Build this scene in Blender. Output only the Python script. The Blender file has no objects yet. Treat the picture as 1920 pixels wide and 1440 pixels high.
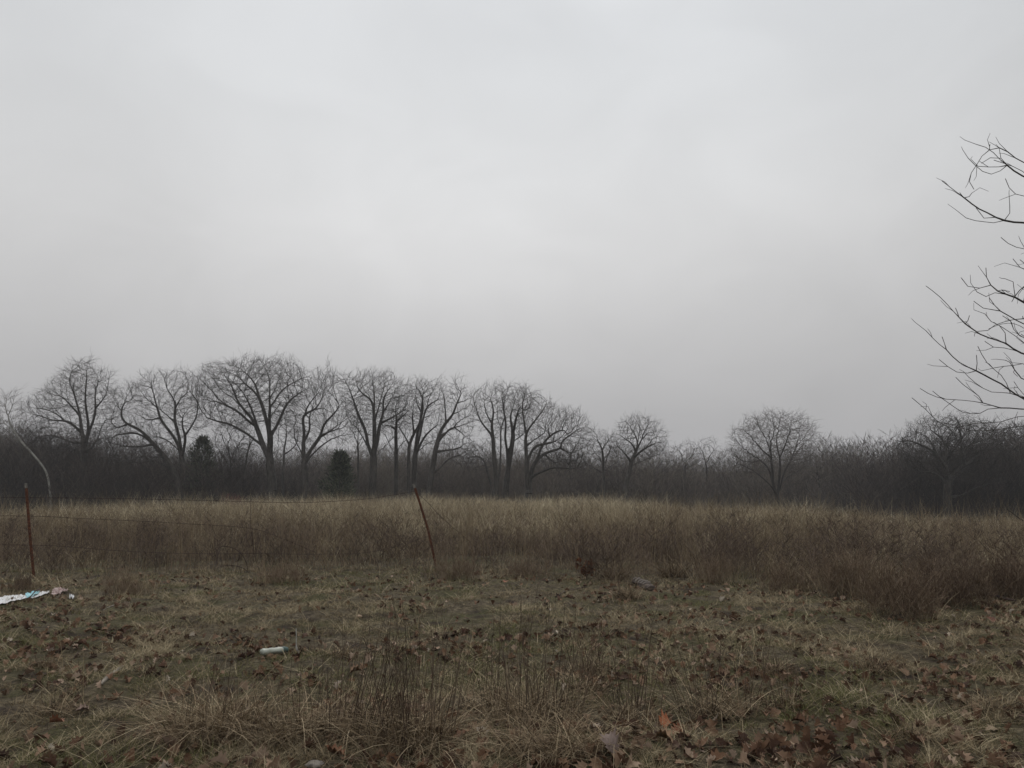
import bpy, math, random
import numpy as np
from mathutils import Vector, noise as mnoise

S = bpy.context.scene
COL = S.collection
random.seed(7)
RNG = np.random.default_rng(11)

# ------------------------------------------------------------------ camera
F = 1507.0                      # focal length in photo pixels (photo is 1920 wide)
EYE = 1.55
TILT = math.atan(175 / F)
cam_d = bpy.data.cameras.new('camera')
cam_d.sensor_width = 36.0
cam_d.lens = 36.0 * F / 1920
cam_d.clip_start = 0.05
cam_d.clip_end = 3000
cam = bpy.data.objects.new('camera', cam_d)
cam.location = (0, 0, EYE)
cam.rotation_euler = (math.pi / 2 + TILT, 0, 0)
COL.objects.link(cam)
S.camera = cam

# ------------------------------------------------------------------ world (overcast)
SUN_EL, SUN_AZ = math.radians(48), math.radians(-20)
w = bpy.data.worlds.new('World')
S.world = w
w.use_nodes = True
nt = w.node_tree
nt.nodes.clear()
out = nt.nodes.new('ShaderNodeOutputWorld')
sky = nt.nodes.new('ShaderNodeTexSky')
sky.sky_type = 'NISHITA'
sky.sun_disc = False
sky.sun_elevation = SUN_EL
sky.sun_rotation = SUN_AZ
sky.air_density = 1.0
sky.dust_density = 6.0
bg1 = nt.nodes.new('ShaderNodeBackground')
bg1.inputs['Strength'].default_value = 0.05
hs = nt.nodes.new('ShaderNodeHueSaturation')
hs.inputs['Saturation'].default_value = 0.25
nt.links.new(sky.outputs[0], hs.inputs['Color'])
nt.links.new(hs.outputs[0], bg1.inputs['Color'])
# the cloud deck: one grey layer, brighter overhead, with soft lumps
tc = nt.nodes.new('ShaderNodeTexCoord')
sep = nt.nodes.new('ShaderNodeSeparateXYZ')
nt.links.new(tc.outputs['Generated'], sep.inputs[0])
ramp = nt.nodes.new('ShaderNodeValToRGB')
ramp.color_ramp.interpolation = 'B_SPLINE'
el = ramp.color_ramp.elements
stops = [(0.0, (.372, .368, .374)), (0.07, (.400, .396, .401)), (0.14, (.478, .475, .479)), (0.24, (.565, .564, .567)),
         (0.34, (.625, .629, .634)), (0.50, (.575, .592, .610)), (.62, (.62, .63, .65)), (1.0, (1.75, 1.78, 1.82))]
el[0].position, el[0].color = stops[0][0], (*stops[0][1], 1)
el[1].position, el[1].color = 1.0, (*stops[-1][1], 1)
for p_, c_ in stops[1:-1]:
    e_ = el.new(p_)
    e_.color = (*c_, 1)
nt.links.new(sep.outputs['Z'], ramp.inputs[0])
mp = nt.nodes.new('ShaderNodeMapping')
mp.inputs['Scale'].default_value = (1.0, 1.0, 1.5)
mp.inputs['Rotation'].default_value = (0.0, 0.5, 0.2)
nt.links.new(tc.outputs['Generated'], mp.inputs[0])
nz = nt.nodes.new('ShaderNodeTexNoise')
nz.inputs['Scale'].default_value = 1.7
nz.inputs['Detail'].default_value = 4.0
nz.inputs['Roughness'].default_value = 0.42
nz.inputs['Distortion'].default_value = 0.5
nt.links.new(mp.outputs[0], nz.inputs['Vector'])
mr = nt.nodes.new('ShaderNodeMapRange')
mr.inputs['From Min'].default_value = 0.3
mr.inputs['From Max'].default_value = 0.7
mr.inputs['To Min'].default_value = 0.93
mr.inputs['To Max'].default_value = 1.07
nt.links.new(nz.outputs[0], mr.inputs['Value'])
mul = nt.nodes.new('ShaderNodeVectorMath')
mul.operation = 'SCALE'
nt.links.new(ramp.outputs[0], mul.inputs[0])
nt.links.new(mr.outputs[0], mul.inputs['Scale'])
nz2 = nt.nodes.new('ShaderNodeTexNoise')                     # finer mottling of the cloud base
nz2.inputs['Scale'].default_value = 6.0
nz2.inputs['Detail'].default_value = 5.0
nz2.inputs['Roughness'].default_value = 0.5
nz2.inputs['Distortion'].default_value = 0.8
nt.links.new(mp.outputs[0], nz2.inputs['Vector'])
mr2 = nt.nodes.new('ShaderNodeMapRange')
for k_, v_ in (('From Min', .3), ('From Max', .7), ('To Min', .972), ('To Max', 1.028)): mr2.inputs[k_].default_value = v_
nt.links.new(nz2.outputs[0], mr2.inputs['Value'])
dp_ = nt.nodes.new('ShaderNodeVectorMath'); dp_.operation = 'DOT_PRODUCT'   # thinner cloud where the sun stands behind it
dp_.inputs[1].default_value = (0.04, 0.89, 0.45)
nt.links.new(tc.outputs['Generated'], dp_.inputs[0])
mr3 = nt.nodes.new('ShaderNodeMapRange'); mr3.interpolation_type = 'SMOOTHSTEP'
for k_, v_ in (('From Min', .86), ('From Max', 1.0), ('To Min', .95), ('To Max', 1.05)): mr3.inputs[k_].default_value = v_
nt.links.new(dp_.outputs['Value'], mr3.inputs['Value'])
m1 = nt.nodes.new('ShaderNodeMath'); m1.operation = 'MULTIPLY'
m2 = nt.nodes.new('ShaderNodeMath'); m2.operation = 'MULTIPLY'
nt.links.new(mr.outputs[0], m1.inputs[0]); nt.links.new(mr2.outputs[0], m1.inputs[1])
nt.links.new(m1.outputs[0], m2.inputs[0]); nt.links.new(mr3.outputs[0], m2.inputs[1])
nt.links.new(m2.outputs[0], mul.inputs['Scale'])
bg2 = nt.nodes.new('ShaderNodeBackground')
bg2.inputs['Strength'].default_value = 1.03
nt.links.new(mul.outputs[0], bg2.inputs['Color'])
mixw = nt.nodes.new('ShaderNodeMixShader')
mixw.inputs[0].default_value = 0.97
nt.links.new(bg1.outputs[0], mixw.inputs[1])
nt.links.new(bg2.outputs[0], mixw.inputs[2])
nt.links.new(mixw.outputs[0], out.inputs['Surface'])

sun_d = bpy.data.lights.new('sun', 'SUN')
sun_d.energy = 0.9
sun_d.angle = math.radians(24)
sun_d.color = (1.0, 0.97, 0.93)
sun = bpy.data.objects.new('sun', sun_d)
sun.rotation_euler = (math.radians(90) - SUN_EL, 0, math.pi - SUN_AZ)
sun.location = (0, 0, 40)
COL.objects.link(sun)

S.view_settings.view_transform = 'Standard'
S.view_settings.look = 'None'
S.view_settings.exposure = 0.10
S.view_settings.gamma = 1.0

# ------------------------------------------------------------------ helpers
CAMP = np.array([0, 0, EYE])
ct, st = math.cos(TILT), math.sin(TILT)
def rays(px, py):
    u = (np.asarray(px, float) - 960) / F
    v = (720 - np.asarray(py, float)) / F
    return np.stack([u + 0 * v, ct - st * v + 0 * u, st + ct * v + 0 * u], -1)
def P(px, py, Y):
    d = rays(px, py)
    t = np.asarray(Y, float) / d[..., 1]
    return CAMP + d * t[..., None]

_r = np.random.default_rng(5)
_LAT = _r.random((256, 256))
def vnoise(x, y):
    x = np.asarray(x, float); y = np.asarray(y, float)
    xi = np.floor(x).astype(int); yi = np.floor(y).astype(int)
    fx = x - xi; fy = y - yi
    fx = fx * fx * (3 - 2 * fx); fy = fy * fy * (3 - 2 * fy)
    a = _LAT[xi & 255, yi & 255]; b = _LAT[(xi + 1) & 255, yi & 255]
    c = _LAT[xi & 255, (yi + 1) & 255]; d = _LAT[(xi + 1) & 255, (yi + 1) & 255]
    return (a * (1 - fx) + b * fx) * (1 - fy) + (c * (1 - fx) + d * fx) * fy
def fbm(x, y, o=3):
    s = 0; a = 1; t = 0
    for i in range(o):
        s = s + a * vnoise(x * 2 ** i + 17.3 * i, y * 2 ** i + 9.1 * i); t += a; a *= .5
    return s / t

_dx = np.arange(-120, 121, 1.0)
_dd = np.interp(_dx, [-120, -35, -25, -19, -14, 7, 12, 23, 27, 35, 60, 120],
                [2.6, 1.85, 1.7, 1.15, .74, .84, 1.5, 2.05, 2.5, 3.2, 4.6, 5.4])
_k = np.hanning(9); _k /= _k.sum()
_dd = np.convolve(np.pad(_dd, 4, mode='edge'), _k, 'valid')
def sm(a, b, x):
    t = np.clip((x - a) / (b - a), 0, 1)
    return t * t * (3 - 2 * t)
def H(x, y):
    x = np.asarray(x, float); y = np.asarray(y, float)
    drop = np.interp(x, _dx, _dd)
    t = np.clip((y - 11) / 44, 0, 3)
    h = -drop * np.minimum(t, 1.25) ** 1.15
    h = h - 4.2 * sm(64, 125, y) + 11.5 * sm(135, 330, y) + 30 * sm(330, 900, y) * 0.25
    h = h + 0.10 * (fbm(x * .25 + 40, y * .25 + 40, 2) - .5) * sm(2, 12, y)
    near = 1 - sm(14, 30, y)
    h = h + near * (0.10 * (fbm(x * 1.3 + 90, y * 1.3 + 90, 3) - .5) + 0.055 * (fbm(x * 5 + 30, y * 5 + 50, 2) - .5))
    return h
def G(px, py):
    d = rays(px, py)
    lo, step = 2.0, 0.05
    t = 1.0
    for i in range(6000):
        p = CAMP + d * t
        if p[2] < H(p[0], p[1]): break
        t += step
    for i in range(12):
        step /= 2
        p = CAMP + d * t
        t += -step if p[2] < H(p[0], p[1]) else step
    p = CAMP + d * t
    return np.array([p[0], p[1], float(H(p[0], p[1]))])

def mesh_from(name, v, f, smooth=False, attrs=None):
    me = bpy.data.meshes.new(name)
    v = np.ascontiguousarray(v, np.float32); f = np.ascontiguousarray(f, np.int32)
    n, k = f.shape
    me.vertices.add(len(v)); me.vertices.foreach_set('co', v.ravel())
    me.loops.add(n * k); me.loops.foreach_set('vertex_index', f.ravel())
    me.polygons.add(n)
    me.polygons.foreach_set('loop_start', np.arange(0, n * k, k, dtype=np.int32))
    me.polygons.foreach_set('loop_total', np.full(n, k, np.int32))
    me.polygons.foreach_set('use_smooth', np.full(n, smooth, bool))
    for an, a in (attrs or {}).items():
        at = me.attributes.new(an, 'FLOAT', 'POINT')
        at.data.foreach_set('value', np.ascontiguousarray(a, np.float32))
    me.update(calc_edges=True)
    return me
def link(name, me, mats=None, parent=None, loc=None):
    o = bpy.data.objects.new(name, me)
    COL.objects.link(o)
    if me is not None and mats is not None:
        for m in (mats if isinstance(mats, (list, tuple)) else [mats]):
            me.materials.append(m)
    if loc is not None: o.location = tuple(float(c) for c in loc)
    if parent is not None: o.parent = parent
    return o
def tag(o, label=None, cat=None, group=None, kind=None):
    if label: o['label'] = label
    if cat: o['category'] = cat
    if group: o['group'] = group
    if kind: o['kind'] = kind
    return o
def thing(name, label, cat, loc, group=None):
    return tag(link(name, None, loc=loc), label, cat, group)

# ------------------------------------------------------------------ materials
def newmat(name):
    m = bpy.data.materials.new(name); m.use_nodes = True
    n = m.node_tree; b = n.nodes['Principled BSDF']
    return m, n, b
def mat_tint(name, stops, rough=.9, nscale=0, trans=0.0):
    """colour from a per-blade random attribute"""
    m, n, b = newmat(name)
    a = n.nodes.new('ShaderNodeAttribute'); a.attribute_name = 'tint'
    r = n.nodes.new('ShaderNodeValToRGB'); e = r.color_ramp.elements
    e[0].position, e[0].color = stops[0][0], (*stops[0][1], 1)
    e[1].position, e[1].color = stops[-1][0], (*stops[-1][1], 1)
    for p, c in stops[1:-1]:
        q = e.new(p); q.color = (*c, 1)
    n.links.new(a.outputs['Fac'], r.inputs[0])
    n.links.new(r.outputs[0], b.inputs['Base Color'])
    b.inputs['Roughness'].default_value = rough
    b.inputs['Specular IOR Level'].default_value = .15
    return m
def mat_noise(name, c1, c2, scale=8, rough=.9, bump=.3, c3=None, detail=6, spec=.2, stretch=None, metal=0):
    m, n, b = newmat(name)
    t = n.nodes.new('ShaderNodeTexCoord'); mp = n.nodes.new('ShaderNodeMapping')
    if stretch: mp.inputs['Scale'].default_value = stretch
    n.links.new(t.outputs['Object'], mp.inputs[0])
    z = n.nodes.new('ShaderNodeTexNoise'); z.inputs['Scale'].default_value = scale
    z.inputs['Detail'].default_value = detail; z.inputs['Roughness'].default_value = .65
    n.links.new(mp.outputs[0], z.inputs['Vector'])
    r = n.nodes.new('ShaderNodeValToRGB'); e = r.color_ramp.elements
    e[0].position, e[0].color = .35, (*c1, 1)
    e[1].position, e[1].color = .65, (*c2, 1)
    if c3:
        q = e.new(.74); q.color = (*c3, 1)
    n.links.new(z.outputs[0], r.inputs[0]); n.links.new(r.outputs[0], b.inputs['Base Color'])
    b.inputs['Roughness'].default_value = rough; b.inputs['Specular IOR Level'].default_value = spec
    b.inputs['Metallic'].default_value = metal
    if bump:
        bp = n.nodes.new('ShaderNodeBump'); bp.inputs['Strength'].default_value = bump
        bp.inputs['Distance'].default_value = .02
        n.links.new(z.outputs[0], bp.inputs['Height']); n.links.new(bp.outputs[0], b.inputs['Normal'])
    return m

BARK = mat_noise('oak_bark', (.030, .027, .024), (.085, .076, .066), 9, stretch=(1, 1, .25), c3=(.12, .12, .10), bump=.6)
TWIG = mat_noise('oak_twigs', (.028, .024, .021), (.052, .044, .038), 1.5, bump=0)
TWIGL = mat_noise('pale_twigs', (.065, .054, .048), (.10, .086, .076), 1.5, bump=0)
SYC = mat_noise('sycamore_bark', (.13, .125, .11), (.30, .29, .26), 5, c3=(.38, .37, .34), bump=.2)
SYCT = mat_noise('sycamore_twigs', (.10, .09, .08), (.16, .145, .13), 2, bump=0)
BRUSH = mat_tint('brush_twigs', [(0, (.026, .022, .020)), (.4, (.055, .043, .038)), (.75, (.11, .088, .075)), (1, (.17, .15, .115))])
WOOD = mat_tint('wood_twigs', [(0, (.045, .038, .034)), (.6, (.075, .062, .055)), (1, (.10, .085, .075))])
CEDAR = mat_tint('cedar_needles', [(0, (.024, .030, .020)), (.5, (.056, .066, .042)), (1, (.13, .135, .085))])
RUST = mat_noise('rusted_steel', (.060, .027, .018), (.155, .062, .034), 30, rough=.85, bump=.4, c3=(.20, .06, .03))
WIRE = mat_noise('old_wire', (.030, .020, .017), (.075, .045, .035), 30, rough=.7, bump=0, metal=.3)

# ground: matted turf, soil and moss
def ground_mat():
    m, n, b = newmat('ground_turf_and_soil')
    t = n.nodes.new('ShaderNodeTexCoord')
    def nz_(scale, det=6, ro=.6, off=0):
        z = n.nodes.new('ShaderNodeTexNoise'); z.inputs['Scale'].default_value = scale
        z.inputs['Detail'].default_value = det; z.inputs['Roughness'].default_value = ro
        mpp = n.nodes.new('ShaderNodeMapping'); mpp.inputs['Location'].default_value = (off, off * .7, 0)
        n.links.new(t.outputs['Object'], mpp.inputs[0]); n.links.new(mpp.outputs[0], z.inputs['Vector'])
        return z
    def rmp(src, stops):
        r = n.nodes.new('ShaderNodeValToRGB'); e = r.color_ramp.elements
        e[0].position, e[0].color = stops[0][0], (*stops[0][1], 1)
        e[1].position, e[1].color = stops[-1][0], (*stops[-1][1], 1)
        for p, c in stops[1:-1]:
            q = e.new(p); q.color = (*c, 1)
        n.links.new(src, r.inputs[0]); return r
    def mix(f, a, b_):
        x = n.nodes.new('ShaderNodeMix'); x.data_type = 'RGBA'
        n.links.new(f, x.inputs[0]); n.links.new(a, x.inputs[6]); n.links.new(b_, x.inputs[7])
        return x.outputs[2]
    fine = nz_(16, 10, .8)
    thatch = rmp(fine.outputs[0], [(.36, (.016, .012, .008)), (.5, (.072, .058, .037)), (.64, (.17, .14, .092))])
    moss = rmp(nz_(30, 8, .7, 5).outputs[0], [(.36, (.014, .014, .007)), (.52, (.058, .056, .024)), (.7, (.115, .105, .050))])
    soil = rmp(nz_(45, 8, .7, 9).outputs[0], [(.3, (.012, .009, .007)), (.6, (.038, .027, .020)), (.8, (.09, .066, .047))])
    f1 = rmp(nz_(1.1, 6, .7, 3).outputs[0], [(.46, (0, 0, 0)), (.62, (1, 1, 1))])
    f2 = rmp(nz_(2.4, 6, .6, 7).outputs[0], [(.52, (0, 0, 0)), (.66, (1, 1, 1))])
    c = mix(f1.outputs[0], thatch.outputs[0], moss.outputs[0])
    c = mix(f2.outputs[0], c, soil.outputs[0])
    n.links.new(c, b.inputs['Base Color'])
    b.inputs['Roughness'].default_value = .95; b.inputs['Specular IOR Level'].default_value = .1
    bp = n.nodes.new('ShaderNodeBump'); bp.inputs['Strength'].default_value = .9; bp.inputs['Distance'].default_value = .03
    n.links.new(fine.outputs[0], bp.inputs['Height']); n.links.new(bp.outputs[0], b.inputs['Normal'])
    return m
GROUND = ground_mat()

# ------------------------------------------------------------------ ground sheet
def lines(a, b, d0, g):
    o = [a]; d = d0
    while o[-1] < b:
        o.append(o[-1] + d); d *= g
    return o
ys = [-60, -20, -8, -3, 0, 1.5, 2.5] + list(np.arange(3.2, 16, .05)) + lines(16, 1200, .08, 1.035)
xh = list(np.arange(0, 10, .06)) + lines(10, 900, .09, 1.04)
xs = np.array([-a for a in xh[::-1][:-1]] + xh); ys = np.array(ys)
X, Y = np.meshgrid(xs, ys)
Z = H(X, Y)
V = np.stack([X, Y, Z], -1).reshape(-1, 3)
nx, ny = len(xs), len(ys)
I = np.arange(nx * ny).reshape(ny, nx)
Fq = np.stack([I[:-1, :-1], I[:-1, 1:], I[1:, 1:], I[1:, :-1]], -1).reshape(-1, 4)
ground = link('ground', mesh_from('ground', V, Fq, True), GROUND)
tag(ground, 'mossy brown turf and bare soil falling away to a wooded valley', 'ground', kind='structure')

# ------------------------------------------------------------------ tubes
def norm(a):
    return a / np.maximum(np.linalg.norm(a, axis=-1, keepdims=True), 1e-9)
def tubes(pos, par, rad, k, sel=None, main=None):
    """segments parent->node, k-sided; returns verts, quads"""
    n = len(pos)
    ids = np.nonzero(par >= 0)[0]
    if sel is not None: ids = ids[sel[ids]]
    din = np.zeros((n, 3)); hp = par >= 0
    din[hp] = norm(pos[hp] - pos[par[hp]])
    if main is None:
        main = np.full(n, -1)
        order = np.argsort(rad)
        o2 = order[hp[order]]
        main[par[o2]] = o2
    D = din.copy(); hm = main >= 0
    D[hm] = norm(din[hm] + din[main[hm]])
    root = ~hp & hm
    D[root] = din[main[root]]
    p = par[ids]
    ismain = main[p] == ids
    d0 = np.where(ismain[:, None], D[p], din[ids])
    r0 = np.where(ismain, rad[p], np.minimum(rad[p], rad[ids] * 1.35))
    d1 = D[ids]; r1 = rad[ids]
    ref = norm(np.array([.31, 1.0, .17]))
    def ring(c, d, r):
        u = norm(np.cross(d, ref)); v = np.cross(d, u)
        a = np.arange(k) * 2 * np.pi / k
        return c[:, None, :] + r[:, None, None] * (np.cos(a)[None, :, None] * u[:, None, :] + np.sin(a)[None, :, None] * v[:, None, :])
    R0 = ring(pos[p], d0, r0); R1 = ring(pos[ids], d1, r1)
    v = np.concatenate([R0, R1], 1).reshape(-1, 3)
    b = (np.arange(len(ids)) * 2 * k)[:, None]
    j = np.arange(k)[None, :]
    f = np.stack([b + j, b + (j + 1) % k, b + k + (j + 1) % k, b + k + j], -1).reshape(-1, 4)
    return v, f
def polytube(paths, k=5):
    """paths: list of (pts Nx3, radii N) -> verts, quads"""
    pos, par, rad = [], [], []
    for pts, r in paths:
        r = np.broadcast_to(r, len(pts))
        for i, q in enumerate(pts):
            par.append(-1 if i == 0 else len(pos) - 1); pos.append(q); rad.append(r[i])
    return tubes(np.array(pos, float), np.array(par), np.array(rad, float), k)
def catmull(pts, n=6):
    pts = np.asarray(pts, float)
    q = np.vstack([2 * pts[0] - pts[1], pts, 2 * pts[-1] - pts[-2]])
    o = []
    for i in range(1, len(q) - 2):
        for t in np.arange(n) / n:
            a, b, c, d = q[i - 1], q[i], q[i + 1], q[i + 2]
            o.append(.5 * (2 * b + (c - a) * t + (2 * a - 5 * b + 4 * c - d) * t * t + (3 * b - a - 3 * c + d) * t ** 3))
    o.append(pts[-1])
    return np.array(o)

# ------------------------------------------------------------------ tree growth (space colonisation)
def colonise(pos, par, A, step, infl, kill, iters, rng, up=.0, maxn=9000, out=None):
    pos = list(map(np.array, pos)); par = list(par)
    arr = np.array(pos)
    A = A.copy()
    nd = np.full(len(A), 1e9); ni = np.zeros(len(A), int)
    new0 = 0
    kids = np.zeros(maxn + 3000, int)
    for it in range(iters):
        arr = np.array(pos)
        nn = arr[new0:]
        if len(nn):
            for c in range(0, len(A), 4000):
                d = np.linalg.norm(A[c:c + 4000, None, :] - nn[None], axis=-1)
                m = d.argmin(1); dm = d[np.arange(len(m)), m]
                b = dm < nd[c:c + 4000]
                nd[c:c + 4000] = np.where(b, dm, nd[c:c + 4000]); ni[c:c + 4000] = np.where(b, m + new0, ni[c:c + 4000])
        keep = nd > kill
        A, nd, ni = A[keep], nd[keep], ni[keep]
        act = nd < infl
        if not act.any():
            if len(A) == 0: break
            act = nd <= nd.min() + .5
        u, inv = np.unique(ni[act], return_inverse=True)
        s = np.zeros((len(u), 3)); np.add.at(s, inv, norm(A[act] - arr[ni[act]]))
        s = norm(s) + rng.normal(0, .13, s.shape)
        pu = np.array(par)[u]; dp = np.where((pu >= 0)[:, None], arr[u] - arr[np.maximum(pu, 0)], 0)
        s += .6 * norm(dp) * (pu >= 0)[:, None]
        if out is not None: s += .45 * norm(arr[u] - out)
        s[:, 2] += up
        ok = (kids[u] < 3) & ((norm(s) * norm(dp)).sum(1) > np.where(kids[u] == 0, .55, -.05)) | (pu < 0)
        u, s = u[ok], s[ok]
        if len(u) == 0 or len(pos) > maxn: break
        new0 = len(pos)
        q = arr[u] + norm(s) * step
        for a, b in zip(u, q):
            kids[a] += 1; pos.append(b); par.append(a)
    return np.array(pos), np.array(par)

def radii(par, base, tip, base_node=0):
    n = len(par); cnt = np.zeros(n)
    nch = np.bincount(par[par >= 0], minlength=n)
    cnt[nch == 0] = 1
    for i in range(n - 1, -1, -1):          # parents always precede children
        if par[i] >= 0: cnt[par[i]] += cnt[i]
    tot = max(cnt[par < 0].max(), 2)
    e = math.log(base / tip) / math.log(tot)
    return tip * cnt ** e

def twiglets(pos, par, rad, rng, thr, L, prob, rr):
    """short end twigs on thin nodes"""
    n = len(pos)
    c = np.nonzero((rad < thr) & (par >= 0) & (rng.random(n) < prob))[0]
    d = norm(pos[c] - pos[par[c]])
    dd = norm(d * 1.3 + rng.normal(0, .5, d.shape) + np.array([0, 0, .15]))
    q = pos[c] + dd * (L * rng.uniform(.4, 1.2, len(c)))[:, None]
    dd2 = norm(dd + rng.normal(0, .4, d.shape))
    q2 = q + dd2 * (L * rng.uniform(.3, .8, len(c)))[:, None]
    m = len(c)
    return (np.vstack([pos, q, q2]), np.concatenate([par, c, n + np.arange(m)]),
            np.concatenate([rad, np.full(m, rr), np.full(m, rr * .7)]))

def inpoly(x, y, poly):
    poly = np.asarray(poly, float); r = np.zeros(len(x), bool)
    j = len(poly) - 1
    for i in range(len(poly)):
        xi, yi = poly[i]; xj, yj = poly[j]
        c = ((yi > y) != (yj > y)) & (x < (xj - xi) * (y - yi) / (yj - yi + 1e-9) + xi)
        r ^= c; j = i
    return r

def parse(s, off, sc):
    return [np.array([[float(a) / sc + off[0], float(b) / sc + off[1]] for a, b in (q.split(',') for q in p.split())])
            for p in s.strip().split('|')]

def grow_tree(traces, poly, Yd, seed, N=1000, base=.25, tip=.0066, step=.2, infl=1.05, kill=.27, depth=.8, fork=1.0,
              twig=(.50, .95), wob=.05, drift=.45, maxn=22000, twr=.0052, up=.12, prewob=.6):
    """traces: 2-D limb outlines in photo pixels, given their own depth; poly: crown outline. returns pos,par,rad,limbflag,basepoint"""
    rng = np.random.default_rng(seed)
    mpp = Yd / F
    pos, par, flag, pix = [], [], [], []
    for ti, tr in enumerate(traces):
        tr = np.array(tr)
        pts = catmull(tr, 8) if len(tr) > 2 else np.linspace(tr[0], tr[-1], 9)
        seg = np.linalg.norm(np.diff(pts, axis=0), axis=1); L = seg.sum() * mpp
        m = max(2, int(L / step))
        cs = np.concatenate([[0], np.cumsum(seg)]) / seg.sum()
        t = np.linspace(0, 1, m + 1)
        px = np.interp(t, cs, pts[:, 0]); py = np.interp(t, cs, pts[:, 1])
        if ti == 0:
            y0, prev, st_ = Yd, -1, 0
        else:
            pa = np.array(pix); d = np.hypot(pa[:, 0] - px[0], pa[:, 1] - py[0])
            prev = int(d.argmin()); y0 = pos[prev][1]; st_ = 1
            px[0], py[0] = pa[prev]
        dr = 0 if ti == 0 else rng.uniform(-1, 1) * drift * fork
        wx = np.cumsum(rng.normal(0, wob, m + 1)); wx -= wx[0]
        for i in range(st_, m + 1):
            yy = y0 + dr * L * t[i] + wx[i] * 1.5
            jx, jy = (0, 0) if i == 0 else rng.normal(0, prewob, 2)
            q = P(px[i] + jx, py[i] + jy, yy)
            par.append(prev); prev = len(pos); pos.append(q); flag.append(1); pix.append((px[i], py[i]))
    nseed = len(pos)
    poly = np.asarray(poly)
    x0, y0 = poly.min(0); x1, y1 = poly.max(0)
    pts = np.zeros((0, 2))
    while len(pts) < N:
        a = np.stack([rng.uniform(x0, x1, 4 * N), rng.uniform(y0, y1, 4 * N)], 1)
        a = a[inpoly(a[:, 0], a[:, 1], poly)]
        e0 = rng.random(len(a)) < .45                       # thin the crown towards its outline, unevenly
        q_ = a + (a - [(x0 + x1) / 2, (y0 + y1) / 2]) * .10
        lump_ = vnoise(a[:, 0] * .06 + seed, a[:, 1] * .06) > .30
        a = a[(inpoly(q_[:, 0], q_[:, 1], poly) & lump_) | e0]
        pts = np.vstack([pts, a])
    pts = pts[:N]
    cx = (x0 + x1) / 2; hw = (x1 - x0) / 2
    cy = y0 * .35 + y1 * .65; hh = max(cy - y0, y1 - cy)
    rr = np.clip(1 - ((pts[:, 0] - cx) / hw) ** 2 * .9 - ((pts[:, 1] - cy) / hh) ** 2 * .55, .05, 1)
    dy = rng.uniform(-1, 1, N) * np.sqrt(rr) * hw * mpp * depth
    A = P(pts[:, 0], pts[:, 1], Yd + dy) + rng.normal(0, .24, (N, 3))
    pos, par = colonise(pos, par, A, step, infl, kill, 120, rng, up=up, maxn=maxn, out=P(cx, y0 * .3 + y1 * .7, Yd))
    rad = radii(par, base, tip)
    mc = np.full(len(pos), -1); o_ = np.argsort(rad); o_ = o_[par[o_] >= 0]; mc[par[o_]] = o_
    mv = np.nonzero((np.arange(len(pos)) >= nseed) & (mc >= 0))[0]
    for _ in range(4):                                      # straighten the small zigzags of the grown twigs
        pos[mv] = .4 * pos[mv] + .3 * pos[par[mv]] + .3 * pos[mc[mv]]
    tk = np.nonzero((np.arange(len(pos)) < nseed) & (mc >= 0) & (par >= 0) & (rad > .05))[0]
    for _ in range(10):
        pos[tk] = .4 * pos[tk] + .3 * pos[par[tk]] + .3 * pos[mc[tk]]
    for _ in range(6):
        rad[tk] = .4 * rad[tk] + .3 * rad[par[tk]] + .3 * rad[mc[tk]]
    lim = np.zeros(len(pos), bool); lim[:nseed] = True
    # flare at the foot
    b = pos[0]
    hgt = pos[:, 2] - b[2]
    rad = rad * np.where(lim & (hgt < .5), 1 + .0 * hgt, 1)
    pos2, par2, rad2 = twiglets(pos, par, rad, rng, tip * 2.6, twig[0], twig[1], twr)
    lim = np.concatenate([lim, np.zeros(len(pos2) - len(lim), bool)])
    return pos2, par2, rad2, lim

def tree_object(name, label, cat, data, mats, group=None, k=6, drop=0.4):
    pos, par, rad, lim = data
    b = pos[0].copy(); g = float(H(b[0], b[1]))
    # carry the trunk down to the soil
    base = np.array([b[0], b[1], g - .05])
    t = thing(name, label, cat, base, group)
    pp = pos - base
    extra = None
    if b[2] > g + .02:
        m = max(2, int((b[2] - g) / .3))
        zz = np.linspace(0, b[2] - base[2], m + 1)
        pts = np.stack([np.full(m + 1, 0.0), np.full(m + 1, 0.0), zz], 1)
        extra = polytube([(pts, rad[0] * (1 + .15 * np.linspace(1, 0, m + 1)))], 8)
    v, f = tubes(pp, par, rad, k, sel=lim)
    if extra:
        f = np.vstack([f, extra[1] + len(v)]); v = np.vstack([v, extra[0]])
    link('trunk', mesh_from('trunk', v, f, True), mats[0], t)
    v, f = tubes(pp, par, rad, 3, sel=~lim)
    link('crown', mesh_from('crown', v, f, False), mats[1], t)
    return t

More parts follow.
